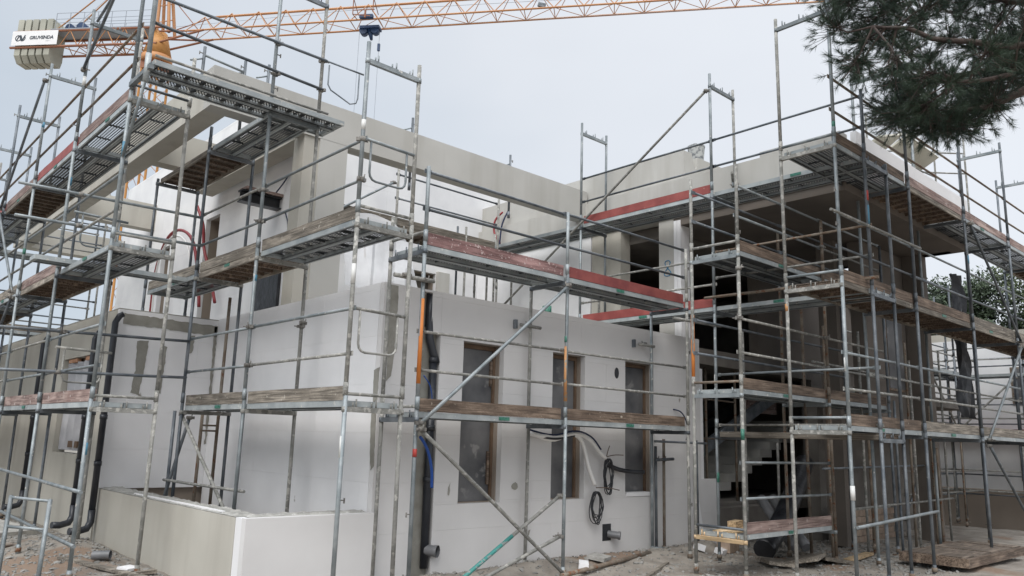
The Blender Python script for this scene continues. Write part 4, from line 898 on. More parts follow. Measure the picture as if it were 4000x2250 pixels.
# plastic sheet over the parapet behind the corner
sh = MB(); n1, n2 = 20, 14
for i in range(n1+1):
    for j in range(n2+1):
        s_, t_ = i/n1, j/n2; x_ = 5.22+1.15*s_; top = 2.95+.12*math.sin(math.pi*s_)-.25*s_**6; z_ = 1.95+(top-1.95)*t_; y_ = 8.95+.25*t_+.05*math.sin(s_*11+t_*1.5)*(1-t_)
        sh.v.append((x_, y_+.05*noise.noise(Vector((x_*3, z_*3, 0))), z_))
sh.smooth = True
for i in range(n1):
    for j in range(n2): a = i*(n2+1)+j; sh.face([a, a+n2+1, a+n2+2, a+1])
tag(sh.build('plastic_sheet', M['film']), 'translucent plastic sheet draped behind the parapet at the house corner', 'plastic sheet')
sh = MB()
for i in range(9):
    for j in range(25):
        z_ = 3.85-3.1*j/24; x_ = 18.3+.5*(i/8)+.12*math.sin(j*.5)+(.25*(j/24)**3 if i > 4 else 0); sh.v.append((x_, 5.9+.08*math.sin(i*1.9+j*.4), z_))
sh.smooth = True
for i in range(8):
    for j in range(24): a = i*25+j; sh.face([a, a+25, a+26, a+1])
tag(sh.build('black_sheet', M['black_plastic']), 'black plastic sheet hanging in folds from the porch corner among the right scaffolds', 'plastic sheet')
# bucket on the roof notch
bk = thing('bucket', 'cement stained bucket standing on the notched roof wall', 'bucket', (12.85, 8.85, 5.5))
MB().box((12.9, 8.71, 5.5), (13.4, 9.1, 5.55)).build('stand_block', M['mortar'], bk)
b = MB(); b.tube([(13.10, 8.85, 5.55), (13.10, 8.85, 6.04)], [.13, .175], 18, caps=False); b.tube([(13.10, 8.85, 6.03), (13.10, 8.85, 6.055)], .182, 18, caps=False); b.build('bucket_body', M['bucket'], bk)
MB().tube([(12.93+.34*i/8, 8.85-.02, 6.05+.07*math.sin(math.pi*i/8)) for i in range(9)], .004, 5).build('bucket_handle', M['galv_dark'], bk)
tag(MB().tube([(9.0, 9.0, 2.0), (9.0, 9.0, 2.18)], .075, 16).build('green_container', M['greentape']), 'small green round container standing behind the parapet', 'container')

# ------------------------------------------------------------------ loose things on the ground
def slab(name, c, size, rz, tilt, m, label, cat, group=None):
    x_, y_, zoff = c; mt = Matrix.Rotation(rz, 3, 'Z') @ Matrix.Rotation(tilt, 3, 'X')
    o = MB().obox((x_, y_, gh(x_, y_)+zoff), (size[0]/2, size[1]/2, size[2]/2), mt).build(name, M[m]); return tag(o, label, cat, group)
slab('foam_offcut', (3.35, 10.3, .05), (.2, .16, .03), .5, .1, 'eps', 'white foam scrap on the soil below the low terrace wall', 'foam scrap')
slab('foam_offcut', (8.35, 7.55, .07), (.36, .13, .10), .75, .1, 'eps', 'white foam block on the ground right of the middle pole', 'foam scrap')
slab('foam_offcut', (5.75, 7.7, .04), (.4, .2, .06), .3, 0, 'eps', 'white foam piece lying at the foot of the facade, lower left of the middle pole', 'foam scrap')
slab('foam_offcut', (11.3, 7.7, .06), (.18, .12, .10), 1.1, .3, 'eps', 'small foam cube beside the dark brick near the facade end', 'foam scrap')
slab('foam_offcut', (11.6, 7.5, .05), (.2, .14, .08), .2, .3, 'eps', 'foam lump right of the foam cube near the facade end', 'foam scrap')
slab('foam_strip', (12.1, 8.22, .35), (.10, .04, .75), .1, -.16, 'eps', 'narrow white foam strip leaning below the end of the facade', 'foam scrap')
slab('stone_slab', (8.9, 7.75, .05), (.35, .26, .05), .4, .12, 'stone', 'flat grey stone on the ground under the drain stub', 'stone')
slab('stone_slab', (11.75, 6.15, .09), (.75, .55, .05), .3, -.22, 'wood_grey', 'broken flat slab leaning on rubble in front of the low timber deck', 'slab')
slab('stone_slab', (12.45, 6.2, .06), (.8, .6, .05), 1.2, .14, 'wood_grey', 'larger grey slab lying beside the broken one before the porch', 'slab')
slab('stone_slab', (11.35, 6.4, .05), (.55, .4, .05), .9, .1, 'wood_grey', 'smallest grey slab left of the two before the porch', 'slab')
slab('brick_block', (11.9, 7.55, .14), (.42, .22, .3), .2, 0, 'brick_pale', 'dark hollow brick block standing under the end of the facade', 'brick')
slab('timber_board', (3.15, 10.7, .03), (2.1, .10, .03), 1.75, 0, 'wood_grey', 'grey board lying on the soil at the foot of the low terrace wall', 'board')
slab('timber_board', (2.9, 9.95, .06), (1.5, .08, .04), .3, 0, 'wood_grey', 'grey board crossing the foot of the nearest left pole', 'board')
slab('timber_board', (2.3, 13.4, .05), (1.7, .12, .03), .35, 0, 'wood_brown', 'brown board on the soil behind the loose scaffold frame', 'board')
slab('timber_board', (13.3, 6.0, .05), (1.2, .14, .04), .15, 0, 'timber', 'pale board lying in front of the porch left of the timber platform', 'board')
slab('timber_board', (9.2, 7.0, .03), (1.9, .05, .05), .45, 0, 'wood_grey', 'thin grey batten lying along the facade under the windows', 'board')
slab('timber_offcut', (10.45, 6.5, .67), (.36, .12, .09), .25, 0, 'timber', 'pale wood block on the deck of the low tower scaffold', 'wood block')
slab('timber_offcut', (10.3, 6.35, .60), (.9, .35, .03), .1, 0, 'timber', 'pale board under the wood block on the low tower scaffold', 'board')
ps = MB(); ps.tube([(3.18, 11.15, -1.56), (3.35, 11.02, -1.55)], .055, 16, caps=False); ps.cur = 1; ps.tube([(3.2, 11.135, -1.56), (3.21, 11.127, -1.56)], .053, 16)
tag(ps.build('pipe_offcut', [M['pipe_grey'], M['black_plastic']]), 'short grey pipe offcut lying on the soil near the low terrace wall', 'pipe offcut')
tag(MB().tube([(7.6, 7.25, -1.66), (10.2, 7.85, -1.63)], .03, 10).build('loose_pole', M['galv_brown']), 'dirty steel tube lying along the ground under the windows', 'tube')
pb = thing('timber_platform', 'low timber platform with muddy top lying on the ground at the right', 'platform', (14.6, 4.9, -1.6))
MB().box((13.3, 4.35, -1.66), (16.0, 4.40, -1.53)).build('side_board', M['wood_brown'], pb); MB().box((13.3, 5.3, -1.66), (16.0, 5.35, -1.53)).build('side_board', M['wood_brown'], pb); MB().box((13.25, 4.35, -1.66), (13.3, 5.35, -1.53)).build('side_board', M['wood_brown'], pb)
for i in range(7): MB().box((13.3+i*.385, 4.41, -1.54), (13.3+i*.385+.37, 5.29, -1.52+random.uniform(-.008, .008))).build('top_board', M['ply'], pb)
# light tower with tilted shuttering panels standing on the roof of the wing
rt_ = thing('roof_tower', 'pale light tower with tilted shuttering panels on the wing roof behind the pine', 'roof tower', (17.5, 6.8, 5))
for x_, y_, z_ in ((15.8, 6.5, 6.9), (15.9, 7.3, 6.6), (18.2, 6.5, 7.6), (18.3, 7.4, 7.2), (19.6, 6.5, 7.7), (19.8, 5.9, 7.4)): tube('tower_post', (x_, y_, 5.0), (x_, y_, z_), .022, 'galv_mortar', rt_)
for z_ in (5.6, 6.2, 6.9): tube('tower_rail', (15.8, 6.5, z_), (19.6, 6.5, z_+.3), .018, 'galv_mortar', rt_)
for z_ in (6.5, 7.0): tube('tower_rail', (18.2, 7.3, z_), (19.8, 5.9, z_), .018, 'galv_mortar', rt_)
for a_, b_ in (((15.8, 6.5, 6.25), (17.3, 6.5, 6.75)), ((17.3, 6.5, 6.8), (19.4, 6.5, 6.75))):
    c_ = (Vector(a_)+Vector(b_))/2; d_ = Vector(b_)-Vector(a_); mt_ = Matrix.Rotation(-math.atan2(d_.z, d_.x), 3, 'Y') @ Matrix.Rotation(-.5, 3, 'X')
    MB().obox(c_, (d_.length/2*.85, .24, .025), mt_).build('shuttering_panel', M['panel_far'], rt_)
# black chute leaning from the porch
pipe('rubble_chute', [(11.9, 6.9, -1.6), (12.7, 7.05, -1.25), (13.6, 7.25, -.75), (14.5, 7.5, -.25)], .17, 'black_plastic', None, 14, 'thick dark tube leaning up into the ground floor opening of the wing', 'chute')
for i, x_ in enumerate((12.9, 13.3)): pipe('leaning_tube', [(x_, 6.9, -1.65), (x_+.5, 7.8, -.9)], .09, 'pipe_grey', None, 10, ('left' if i == 0 else 'right') + ' one of two grey tubes leaning under the wing opening', 'tube')

# ------------------------------------------------------------------ crane
MX, MY = 13.84, 48.05; az = R(-49.4); jd = Vector((math.cos(az), math.sin(az), 0)); jn = Vector((-jd.y, jd.x, 0)); O = Vector((MX, MY, 0))
def J(s, t, z): return O + jd*s + jn*t + Vector((0, 0, z))
crane = thing('tower_crane', 'orange tower crane with long lattice jib and white lettered banner on the counterweights', 'crane', (MX, MY, -1.9))
def truss(name, m, segs, r, n=5):
    b = MB()
    for p, q, rr in segs: b.tube([p, q], rr or r, n, caps=False)
    return b.build(name, M[m], crane)
jz = lambda s: 23.75 + .029*s
segs = []; S0, S1, st_ = 2.0, 46, 1.72
segs += [(J(S0, -.6, jz(S0)), J(S1, -.6, jz(S1)), .055), (J(S0, .6, jz(S0)), J(S1, .6, jz(S1)), .055), (J(S0+1.6, 0, jz(S0)+1.2), J(S1, 0, jz(S1)+1.35), .07)]
truss('jib_chords', 'crane_dark' if False else 'crane', segs, .06, 6); segs = []; k = 0; s = S0
while s < S1-st_:
    a, c = s, s+st_; mdd = (a+c)/2; top = J(mdd, 0, jz(mdd)+1.33 if mdd > 4 else jz(mdd)+1.2)
    for t in (-.6, .6): segs += [(J(a, t, jz(a)), top, .028), (top, J(c, t, jz(c)), .028)]
    segs += [(J(a, -.6 if k % 2 else .6, jz(a)), J(c, .6 if k % 2 else -.6, jz(c)), .024), (J(a, -.6, jz(a)), J(a, .6, jz(a)), .024)]; s = c; k += 1
truss('jib_lattice', 'crane', segs, .03, 4)
truss('jib_root', 'crane_dark', [(J(.4, -.5, 23.2), J(3.2, -.6, jz(3.2)), .07), (J(.4, .5, 23.2), J(3.2, .6, jz(3.2)), .07), (J(.3, -.5, 23.9), J(2.4, -.6, jz(2)), .06), (J(.3, .5, 23.9), J(2.4, .6, jz(2)), .06), (J(.6, 0, 24.1), J(3.6, 0, jz(3.6)+1.2), .035), (J(.5, 0, 26.5), J(2.5, -.1, 24.2), .03)], .05, 5)
# counter jib
cz0, cz1 = 23.05, 24.1; segs = []
for t in (-.65, .65):
    segs += [(J(-9.4, t, cz0), J(.3, t, cz0), .075), (J(-9.2, t, cz1), J(.6, t, cz1), .065)]
truss('counter_jib_chords', 'crane_dark', segs, .07, 6); segs = []; s = -6.1; k = 0
while s < -.8:
    for t in (-.65, .65):
        segs += [(J(s, t, cz0), J(s+.6, t, cz1), .035), (J(s+.6, t, cz1), J(s+1.2, t, cz0), .035)]
    segs += [(J(s, -.65, cz0), J(s+1.2, .65, cz0), .03), (J(s+1.2, -.65, cz0), J(s+1.2, .65, cz0), .03), (J(s, .65, cz0), J(s+.6, -.65, cz0), .03)]; s += 1.2
truss('counter_jib_lattice', 'crane', segs, .03, 4)
MB().prism([(0, 0)]*0 or [(0, 0), (1, 0), (1, 1), (0, 1)], 'z', 0, 1)
fl = MB(); mt3 = Matrix(((jd.x, jn.x, 0), (jd.y, jn.y, 0), (0, 0, 1)))
fl.obox(J(-3.4, 0, cz1+.09), (3.4, .7, .03), mt3).build('walkway', M['crane_grey'], crane)
segs = []
for i in range(8):
    s = -6.5+i*.92; segs.append((J(s, -.7, cz1+.1), J(s, -.7, cz1+1.15), .02))
for z in (.5, .75, 1.15): segs.append((J(-6.5, -.7, cz1+z), J(0, -.7, cz1+z), .017)); segs.append((J(-6.5, .7, cz1+z), J(0, .7, cz1+z), .017))
for i in range(8): s = -6.5+i*.92; segs.append((J(s, .7, cz1+.1), J(s, .7, cz1+1.15), .018))
truss('walkway_rail', 'crane_grey', segs, .02, 4)
for i in range(5):   # counterweight slabs
    s0 = -9.1+i*.49; b = MB(); mloc = Matrix(((jd.x, jn.x, 0, J(s0, 0, 0).x), (jd.y, jn.y, 0, J(s0, 0, 0).y), (0, 0, 1, 0), (0, 0, 0, 1)))
    prof = [(-.62, 22.55), (-.3, 22.15), (.5, 22.15), (.62, 22.6), (.62, 24.9), (-.62, 24.95)]
    bb = MB().prism(prof, 'x', 0, .38); bb.v = [tuple(mloc @ Vector(v)) for v in bb.v]; bb.build('counterweight_block', M['cw'], crane)
b = MB().prism([(-6.9, 24.15), (-6.9, 24.9), (-6.5, 24.75), (-6.0, 24.2)], 'y', -.5, .5); b.v = [tuple(O + jd*v[0] + jn*v[1] + Vector((0, 0, v[2]))) for v in b.v]; b.build('counterweight_block', M['cw'], crane)
b = MB().box((-9.25, -.78, cz0+.08), (-6.2, -.765, cz1-.02)); b.v = [tuple(O + jd*v[0] + jn*v[1] + Vector((0, 0, v[2]))) for v in b.v]; ban = b.build('banner', M['banner'], crane)
lettering('GRUVENDA', .30, M['letter'], frame_m(J(-7.27, -.785, (cz0+cz1)/2+.03), jd, (0, 0, 1)), ban, 'lettering', .002, .012, .1)
lettering('R E N T', .09, M['letter_grey'], frame_m(J(-6.8, -.785, (cz0+cz1)/2-.2), jd, (0, 0, 1)), ban, 'lettering', .002)
def ringarc(c, rx, rz, a0, a1, wd, k=18):
    b = MB(); 
    for i in range(k+1):
        t = a0+(a1-a0)*i/k
        for q in (1, 1-wd/rx): b.v.append(tuple(J(c[0]+rx*q*math.cos(t), -.787, c[1]+rz*q*math.sin(t))))
    for i in range(k): b.face([2*i, 2*i+1, 2*i+3, 2*i+2])
    return b
zc_ = (cz0+cz1)/2+.03
ringarc((-8.83, zc_), .2, .21, R(75), R(330), .06).build('emblem', M['letter'], ban); ringarc((-8.55, zc_), .22, .21, R(-110), R(35), .06).build('emblem', M['letter'], ban)
b = MB()
for poly in ([(-8.92, -.18), (-8.84, -.18), (-8.70, .1), (-8.60, -.18), (-8.52, -.18), (-8.66, .2), (-8.75, .2)], [(-8.66, .2), (-8.58, .2), (-8.48, -.05), (-8.36, .2), (-8.28, .2), (-8.44, -.18), (-8.52, -.18)]):
    n = len(b.v); b.v += [tuple(J(s-.05, -.788, zc_+z)) for s, z in poly]; b.face(list(range(n, n+len(poly))))
b.build('emblem', M['letter'], ban)
# slewing cone, cab frame and mast
b = MB()
for z0_, z1_, r0_, r1_ in ((22.42, 24.0, .86, .46),): b.tube([tuple(J(0, 0, z0_)), tuple(J(0, 0, z1_))], [r0_, r1_], 24)
b.build('slewing_cone', M['crane_ochre'], crane)
b = MB(); b.tube([tuple(J(0, 0, z)) for z in (22.0, 22.41)], [.90, .90], 24); b.build('slewing_ring', M['crane'], crane)
b = MB(); b.obox(J(0, 0, 21.75), (.62, .62, .25), mt3); b.build('mast_head', M['crane_dark'], crane)
segs = []
for sx in (-.55, .55):
    for sy in (-.55, .55): segs.append((J(sx, sy, -1.9), J(sx, sy, 21.6), .075))
truss('mast_chords', 'crane_ochre', segs, .085, 6); segs = []
for i in range(22):
    z = -1.9+i*1.07; c = [(-.55, -.55), (.55, -.55), (.55, .55), (-.55, .55)]
    for j in range(4):
        p, q = c[j], c[(j+1) % 4]; segs += [(J(p[0], p[1], z), J(q[0], q[1], z+1.07), .02)]
truss('mast_lattice', 'crane', segs, .03, 4)
segs = [(J(0, -.35, 23.9), J(-.3, 0, 30.5), .10), (J(.8, -.35, 23.9), J(-.1, 0, 30.5), .10), (J(0, .35, 23.9), J(-.3, 0, 30.5), .10), (J(.8, .35, 23.9), J(-.1, 0, 30.5), .10)]
segs += [(J(0+.07*i, -.33, 24.6+i*1.1), J(.62-.07*i, .3, 25.1+i*1.1), .03) for i in range(5)]
truss('tower_peak', 'crane', segs, .1, 6)
truss('pendant_bar', 'crane', [(J(-.2, 0, 30.3), J(-6.6, -.5, 24.2), .045), (J(-.2, 0, 30.3), J(-6.6, .5, 24.2), .045)], .04, 5)
truss('hoist_rope', 'crane_grey', [(J(-.2, 0, 30.0), J(-5.6, -.2, 24.6), .012), (J(-.2, 0, 30.0), J(-5.2, .2, 24.6), .012), (J(.5, -.3, jz(1)+.45), J(14, -.3, jz(14)+.9), .012), (J(14, -.2, jz(14)+.8), J(46, -.2, jz(46)+.5), .014), (J(14, .3, jz(14)-.1), J(46, .3, jz(46)-.25), .014)], .012, 4)
for s_, r_ in ((-5.9, .27), (-5.1, .33)):
    b = MB(); b.tube([tuple(J(s_, -.3, cz1+.4)), tuple(J(s_, .3, cz1+.4))], r_, 14); b.obox(J(s_, 0, cz1+.22), (.3, .35, .1), mt3); b.build('winch', M['crane_blue'], crane)
ts = 13.35; tz = jz(ts)
truss('trolley_cage', 'crane_dark', [(J(ts+a, -1.3, tz+b_), J(ts+c, -1.3, tz+d), .03) for a, b_, c, d in ((-.65, .95, .55, .95), (-.65, .95, -.65, -.05), (.55, .95, .55, .05), (-.65, .2, .65, .2), (-.65, -.05, .4, -.2))] + [(J(ts-.65, -1.3, tz+.95), J(ts-.5, -.7, tz+.2), .025), (J(ts+.55, -1.3, tz+.95), J(ts+.7, -.7, tz+.2), .025), (J(ts-.65, -1.3, tz-.05), J(ts-.6, -.6, tz), .025), (J(ts+.1, -1.3, tz+.2), J(ts+.1, -1.3, tz-.3), .06)], .03, 5)
b = MB(); b.obox(J(ts+.05, -.9, tz+.0), (.4, .12, .10), mt3); b.obox(J(ts+.05, 0, tz-.28), (.6, .3, .08), mt3)
b.tube([tuple(J(ts-.35, -.2, tz-.45)), tuple(J(ts-.35, .2, tz-.45))], .24, 14); b.tube([tuple(J(ts+.35, -.2, tz-.42)), tuple(J(ts+.35, .2, tz-.42))], .24, 14); b.tube([tuple(J(ts, 0, tz-.3)), tuple(J(ts+.15, 0, tz-1.0))], [.2, .08], 10)
b.build('trolley', M['crane_blue'], crane)
truss('hoist_rope', 'crane_grey', [(J(ts-.62, 0, tz-.5), J(ts-.62, 0, 4), .014), (J(ts+.62, 0, tz-.5), J(ts+.62, 0, 4), .014)], .014, 4)
MB().obox(J(ts+.62, 0, tz-1.5), (.07, .07, .22), mt3).build('rope_weight', M['crane_blue'], crane)
for s_ in (23.6, 34.3): MB().obox(J(s_, 0, jz(s_)+.55), (.22, .08, .12), mt3 @ Matrix.Rotation(.3, 3, 'Y')).build('jib_lamp', M['galv_dark'], crane)

# ------------------------------------------------------------------ pine branches overhanging from the right
pine = thing('pine_tree', 'pine tree whose dark needled branches hang in from the upper right', 'tree', (13.6, .2, -1.8))
BL = [(9.74,3.74,6.55),(10.93,3.57,6.87),(10.34,2.18,5.74),(11.57,3.26,6.6),(8.77,3.58,5.99),(9.23,3.38,4.59),(10.36,1.82,5.97),(12.51,3.36,5.63),(10.52,3.05,6.36),(11.15,3.33,7.09),(10.95,3.22,5.85),(12.32,3.27,6.38),(9.39,3.91,5.83),(11.11,2.15,6.64),(10.63,3.99,5.63),(9.4,2.86,5.27),(11.73,1.73,6.25),(11.78,2.96,6.57),(10.69,3.76,4.88),(12.84,2.82,5.76),(9.82,3.81,5.89),(10.4,4.3,5.91),(9.81,3.57,6.22),(9.42,3.26,6.45),(10.28,2.15,5.29),(9.52,3.46,6.33),(11.1,1.74,5.28),(11.06,2.6,6.49),(10.64,4.12,6.11),(11.27,2.24,5.33),(10.34,3.96,6.6),(10.46,4.39,7.41),(11.65,1.81,6.64),(12.19,2.87,7.53),(10.18,2.62,4.84),(10.76,4.18,7.62),(12.89,2.1,7.61),(12.7,2.27,6.93),(11.8,2.84,6.33),(10.58,3.26,5.36),(12.2,2.65,5.77),(10.94,4.29,6.03),(11.09,3.63,4.61),(11.44,4.26,4.98),(10.77,2.39,6.71),(9.67,2.97,4.36),(12.39,3.04,5.7),(11.35,3.6,4.51),(8.86,3.95,6.1),(10.7,2.11,6.01),(11.86,2.1,5.91),(11.95,3.24,6.5),(10.61,2.66,6.48),(9.77,4.06,4.95),(10.03,3.55,5.96),(12.96,2.05,7.1),(11.5,3.82,5.68),(9.27,3.06,5.13),(12.19,2.41,6.48),(10.99,3.49,7.36),(9.85,4.06,5.33),(10.24,4.31,6.6),(11.41,1.81,5.94),(9.68,3.28,4.56),(11.4,2.13,5.86),(10.03,3.47,4.25),(12.1,2.09,6.23),(12.63,1.94,6.23),(11.82,3.36,7.76),(10.84,3.97,6.2),(11.05,3.89,6.02),(12.08,3.43,5.96),(11.52,3.09,6.78),(9.98,3.69,4.69),(11.97,2.17,5.63),(10.98,3.9,5.72),(12.86,1.84,7.47),(12.08,3.04,7.11),(10.99,3.62,6.62)]
BL += [(11.14,2.99,4.93),(11.88,3.0,5.51),(11.7,2.8,5.06),(11.84,3.36,4.91),(12.1,3.18,4.94),(10.49,3.29,4.2),(10.17,3.42,4.28),(12.6,3.0,6.1),(11.1,3.23,4.34),(10.33,3.85,4.43),(11.62,4.59,5.1),(11.96,2.75,5.44),(12.84,2.76,6.18),(11.7,2.85,6.0),(11.77,3.46,5.15),(10.54,3.49,4.17),(10.35,4.46,6.22),(10.64,4.77,6.47),(10.09,4.36,6.34),(12.7,2.82,5.42),(11.29,3.97,5.2),(10.41,3.22,4.75),(12.15,3.25,5.86)]
BL += [(11.51,2.94,4.94),(11.3,3.07,4.5),(10.74,3.19,4.13),(11.67,3.74,4.54),(10.84,2.64,4.85),(11.38,3.16,4.89),(11.22,4.19,4.65),(10.88,2.85,4.48),(10.96,3.76,4.48),(11.39,3.43,4.71),(9.43,4.0,4.81),(9.59,4.34,5.62)]
MB().tube([(13.6, .2, -1.9), (13.65, .25, 2), (13.5, .4, 5), (13.3, .5, 9), (13.2, .5, 12)], [.32, .27, .22, .15, .06], 12).build('trunk', M['bark'], pine)
limbs = [[(13.5, .4, 4.6), (12.3, 1.5, 5.15), (11.3, 2.5, 5.25), (10.3, 3.3, 5.3), (9.4, 3.9, 5.4)], [(13.45, .45, 5.3), (12.5, 1.6, 5.9), (11.5, 2.7, 6.1), (10.4, 3.6, 6.2), (9.4, 4.2, 6.3)],
         [(13.5, .4, 4.2), (12.6, 1.2, 4.75), (11.8, 1.9, 4.9), (10.9, 2.6, 4.75), (10.1, 3.1, 4.5)], [(13.4, .45, 6.1), (12.5, 1.8, 6.9), (11.6, 3.0, 7.2), (10.6, 4.0, 7.3)], [(12.3, 1.5, 5.15), (12.1, 2.6, 5.4), (11.6, 3.6, 5.3), (11.1, 4.2, 5.0)], [(11.8, 1.9, 4.9), (11.2, 2.9, 4.6), (10.8, 3.6, 4.4)]]
LP = []
for l in limbs:
    pr = []
    for i in range(len(l)-1):
        for k in range(6):
            p = Vector(l[i]).lerp(Vector(l[i+1]), k/6); p += Vector([noise.noise(p*1.5+Vector((j*9, 0, 0)))*.09 for j in range(3)]); pr.append(p); LP.append(p)
    MB().tube(pr, [.075*(1-.75*i/len(pr)) for i in range(len(pr))], 8).build('limb', M['bark'], pine)
tw = MB(); nd = MB(); rnd = random.Random(5)
def tuft(c, d, ln, n):
    d = d.normalized(); a = d.orthogonal().normalized(); b_ = d.cross(a)
    for i in range(n):
        t = rnd.uniform(0, 6.28); sp = rnd.uniform(.25, 1.25); v = (d + (a*math.cos(t)+b_*math.sin(t))*sp).normalized(); l = ln*rnd.uniform(.7, 1.1)
        s0 = c - d*rnd.uniform(0, .10); w_ = v.cross(Vector((rnd.uniform(-1, 1), rnd.uniform(-1, 1), rnd.uniform(-1, 1)))).normalized()*.0024
        k = len(nd.v); nd.v += [tuple(s0-w_), tuple(s0+w_), tuple(s0+v*l)]; nd.face([k, k+1, k+2])
for bx in BL:
    c0 = Vector(bx); anchor = min(LP, key=lambda p: (p-c0).length + (0 if (p.x > c0.x-.2) else .8))
    mid = anchor.lerp(c0, .55) + Vector((rnd.uniform(-.1, .1), rnd.uniform(-.1, .1), rnd.uniform(-.12, .02)))
    tw.tube([anchor, mid, c0], [.018, .011, .006], 5, caps=False)
    for k in range(58):
        off = Vector((rnd.gauss(0, .16), rnd.gauss(0, .16), rnd.gauss(0, .13))); tip = c0 + off
        root = mid.lerp(c0, rnd.uniform(.2, 1)); q = root.lerp(tip, .5)+Vector((0, 0, -.02)); tw.tube([root, q, tip], [.005, .004, .003], 3, caps=False)
        tuft(tip, (tip-root)+Vector((0, 0, .05)), .11, 38)
tw.build('twigs', M['bark'], pine, 'stuff'); o = nd.build('needles', M['needle'], pine, 'stuff')

# ------------------------------------------------------------------ background right: house, scaffold, trees
fh = thing('far_white_house', 'white unfinished house with brown base wall beyond the porch at the right', 'house', (24, 7, -1.8))
MB().box((24.0, 3.0, -.9), (24.25, 10.5, 3.1)).build('white_wall', M['eps_far'], fh); MB().box((23.98, 3.0, -1.95), (24.3, 10.5, -.93)).build('base_wall', M['plaster_brown'], fh)
for y0, y1, z0, z1 in ((6.0, 6.45, -.65, .6), (6.0, 6.5, 1.3, 2.3)):
    wf_ = MB().box((23.985, y0, z0), (23.998, y1, z1)).build('window', M['galv_brown'], fh); MB().box((23.975, y0+.05, z0+.05), (23.984, y1-.05, z1-.05)).build('pane', M['glass_dusty'], wf_)
MB().box((23.6, 3.0, .50), (23.98, 10.5, .66)).build('ledge', M['wood_dred'], fh); MB().box((24.0, 3, 3.1), (30, 10.5, 3.3)).build('roof_slab', M['plaster'], fh)
Fs = Run('weathered scaffold in front of the far white house behind the porch', 'y', 22.6, 23.3, [4.4, 6.0, 7.6, 9.2], stds=('galv_dark', 'galv_brown', 'galv_mortar'), rails='galv_mortar', group=None)
Fs2 = Run('distant scaffold rising against the trees at the right, seen under the porch roof', 'x', 8.6, 9.5, [18.5, 20.5, 22.5, 25.0], stds=('galv_mortar', 'galv_dark'), rails='galv_mortar', group=None)
Fs3 = Run('rusty scaffold beside the far white house, farthest right', 'x', 7.0, 7.7, [17.9, 19.6, 21.4, 23.0], stds=('galv_brown', 'galv_dark'), rails='galv_brown', group=None)
for S_, zt in ((Fs, 2.9), (Fs2, 4.6), (Fs3, 4.2)):
    for k in range(4):
        S_.std(k, 'o', -1.74, zt, (.4, 2.4)); S_.std(k, 'i', -1.74, zt-.4, (.4, 2.4)); S_.transom(k, .35, 'galv_dark'); S_.transom(k, 1.9, 'galv_dark')
    for k in range(3):
        S_.deck(k, .35, 'wood', None, stick=False); S_.deck(k, 1.9, 'steel', None, stick=False)
        for z in (2.9, 2.4, 1.4, .9, -.4, -.9): S_.rail(k, z if z < zt else zt-.2, 'galv_mortar'); S_.rail(k, (z if z < zt else zt-.3)-.12, 'galv_dark', 'i')
    S_.brace((S_.st[0], S_.o+.05, -1.4), (S_.st[1], S_.o+.05, .3), 'galv_dark'); S_.brace((S_.st[1], S_.o-.05, 1.9), (S_.st[2], S_.o-.05, .4), 'galv_mortar')
MB().box((19.5, 8.55, 3.55), (25.5, 9.6, 3.68)).build('deck_plank', M['wood_grey'], Fs2.t)
def leafy(name, label, base, h, crown, n, m, seed, r=.16):
    t = thing(name, label, 'tree', base, 'trees beyond the building site'); rnd = random.Random(seed)
    MB().tube([base, (base[0]+.1, base[1], base[2]+h*.5), (base[0], base[1]+.2, base[2]+h*.9)], [.22, .16, .05], 8).build('trunk', M['bark'], t)
    b = MB(); cl = [(Vector(base)+Vector((rnd.gauss(0, crown*.42), rnd.gauss(0, crown*.42), h*rnd.uniform(.35, 1.0))), rnd.uniform(.5, 1.1)*crown*.33) for _ in range(34)]
    for i in range(n):
        c, rr = rnd.choice(cl); v = Vector((rnd.gauss(0, 1), rnd.gauss(0, 1), rnd.gauss(0, .8))); v = v.normalized()*rr*rnd.random()**.4; p = c+v
        a = Vector((rnd.uniform(-1, 1), rnd.uniform(-1, 1), rnd.uniform(-1, 1))).normalized()*r*rnd.uniform(.4, 1); d = a.orthogonal().normalized()*r*rnd.uniform(.3, .7)
        k = len(b.v); b.v += [tuple(p-a), tuple(p+d), tuple(p+a), tuple(p-d)]; b.face([k, k+1, k+2, k+3])
    b.build('crown', M[m], t, 'stuff'); return t
leafy('broadleaf_tree', 'dark dense tree seen through the gap under the porch roof', (33, 12.8, -1.9), 8.5, 2.6, 20000, 'leaf', 1, .1)
leafy('broadleaf_tree', 'dark tree right of the gap behind the black plastic sheet', (35, 10.9, -1.9), 9.0, 2.8, 20000, 'leaf', 2, .1)
leafy('broadleaf_tree', 'lighter green open tree near the right edge of the picture', (36, 8.8, -1.9), 9.2, 2.4, 8000, 'leaf2', 3, .1)
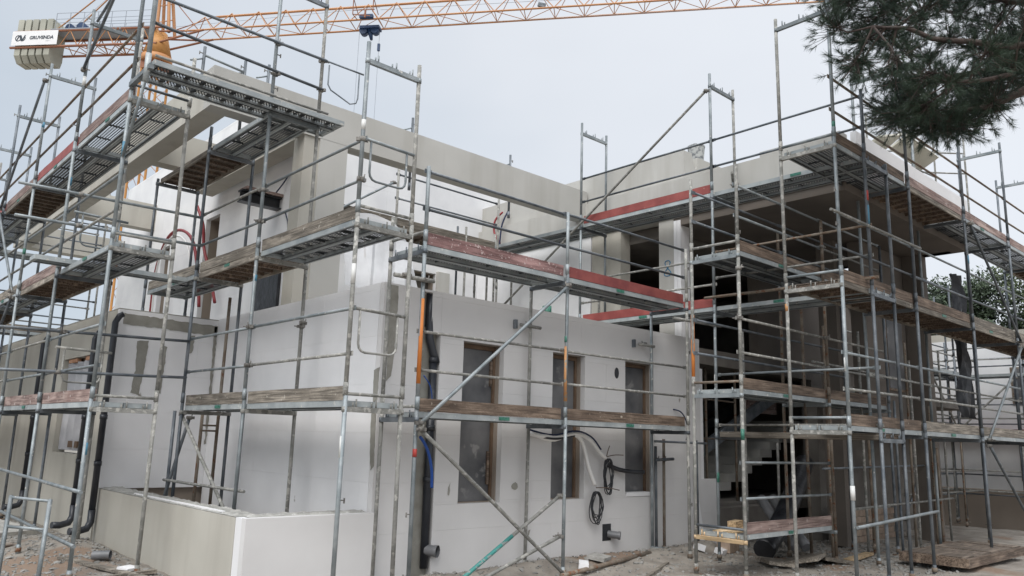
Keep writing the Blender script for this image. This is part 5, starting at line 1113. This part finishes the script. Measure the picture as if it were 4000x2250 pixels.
leafy('broadleaf_tree', 'low dark tree at the far right edge behind the scaffold', (34, 6.6, -1.9), 6.6, 2.6, 20000, 'leaf', 4, .1)
leafy('broadleaf_tree', 'tall dark tree farthest behind the porch columns', (40, 16.5, -1.9), 9.5, 3.2, 16000, 'leaf', 6, .1)
wall_b = MB().box((34, 2, -1.9), (34.3, 24, 1.2)).build('boundary_wall', M['plaster_brown']); tag(wall_b, 'long brown boundary wall below the trees behind the porch', 'wall')

# ------------------------------------------------------------------ background left
lb = thing('far_left_building', 'cream clad low building far behind the left scaffold', 'building', (7.5, 44, -1.9))
MB().box((3.5, 44.05, -1.9), (11.8, 48, 1.8)).build('wall', M['plaster_light'], lb); MB().box((3.3, 43.8, 1.8), (12, 48.2, 2.1)).build('roof_slab', M['plaster'], lb)
for i in range(9): MB().box((6.8, 43.98, -1.0+i*.3), (9.6, 44.04, -1.0+i*.3+.285)).build('cladding_panel', M['panel_far'], lb)
wall2 = MB().box((-2.5, 30, -1.9), (3.6, 30.3, .9)).build('boundary_wall', M['plaster']); tag(wall2, 'rendered garden wall at the far left edge behind the scaffold', 'wall')
pal = thing('pallet_stack', 'stack of orange brown pallets beside the far left building', 'pallets', (6.6, 36, -1.9))
for i in range(7):
    MB().box((5.9, 35.5, -1.9+i*.15), (7.1, 36.6, -1.9+i*.15+.03)).build('pallet', M['batten'], pal)
    for x_ in (5.95, 6.45, 6.98): MB().box((x_, 35.5, -1.87+i*.15), (x_+.1, 36.6, -1.9+i*.15+.15)).build('pallet_block', M['brick'], pal)
tag(MB().box((6.6, 34.5, -1.9), (7.5, 35.2, -1.3)).build('yellow_crate', M['yellow']), 'yellow crate in front of the pallet stack at the far left', 'crate')
tag(MB().tube([(5.4, 34.0, -1.9), (5.4, 34, .6)], .12, 8).build('red_post', M['redtape']), 'thick red post left of the pallet stack', 'post')
slab('rubble_heap', (2.6, 15.5, .0), (1.2, 1.5, .35), .5, .1, 'stone', 'grey concrete lump on the soil behind the left scaffold foot', 'rubble')
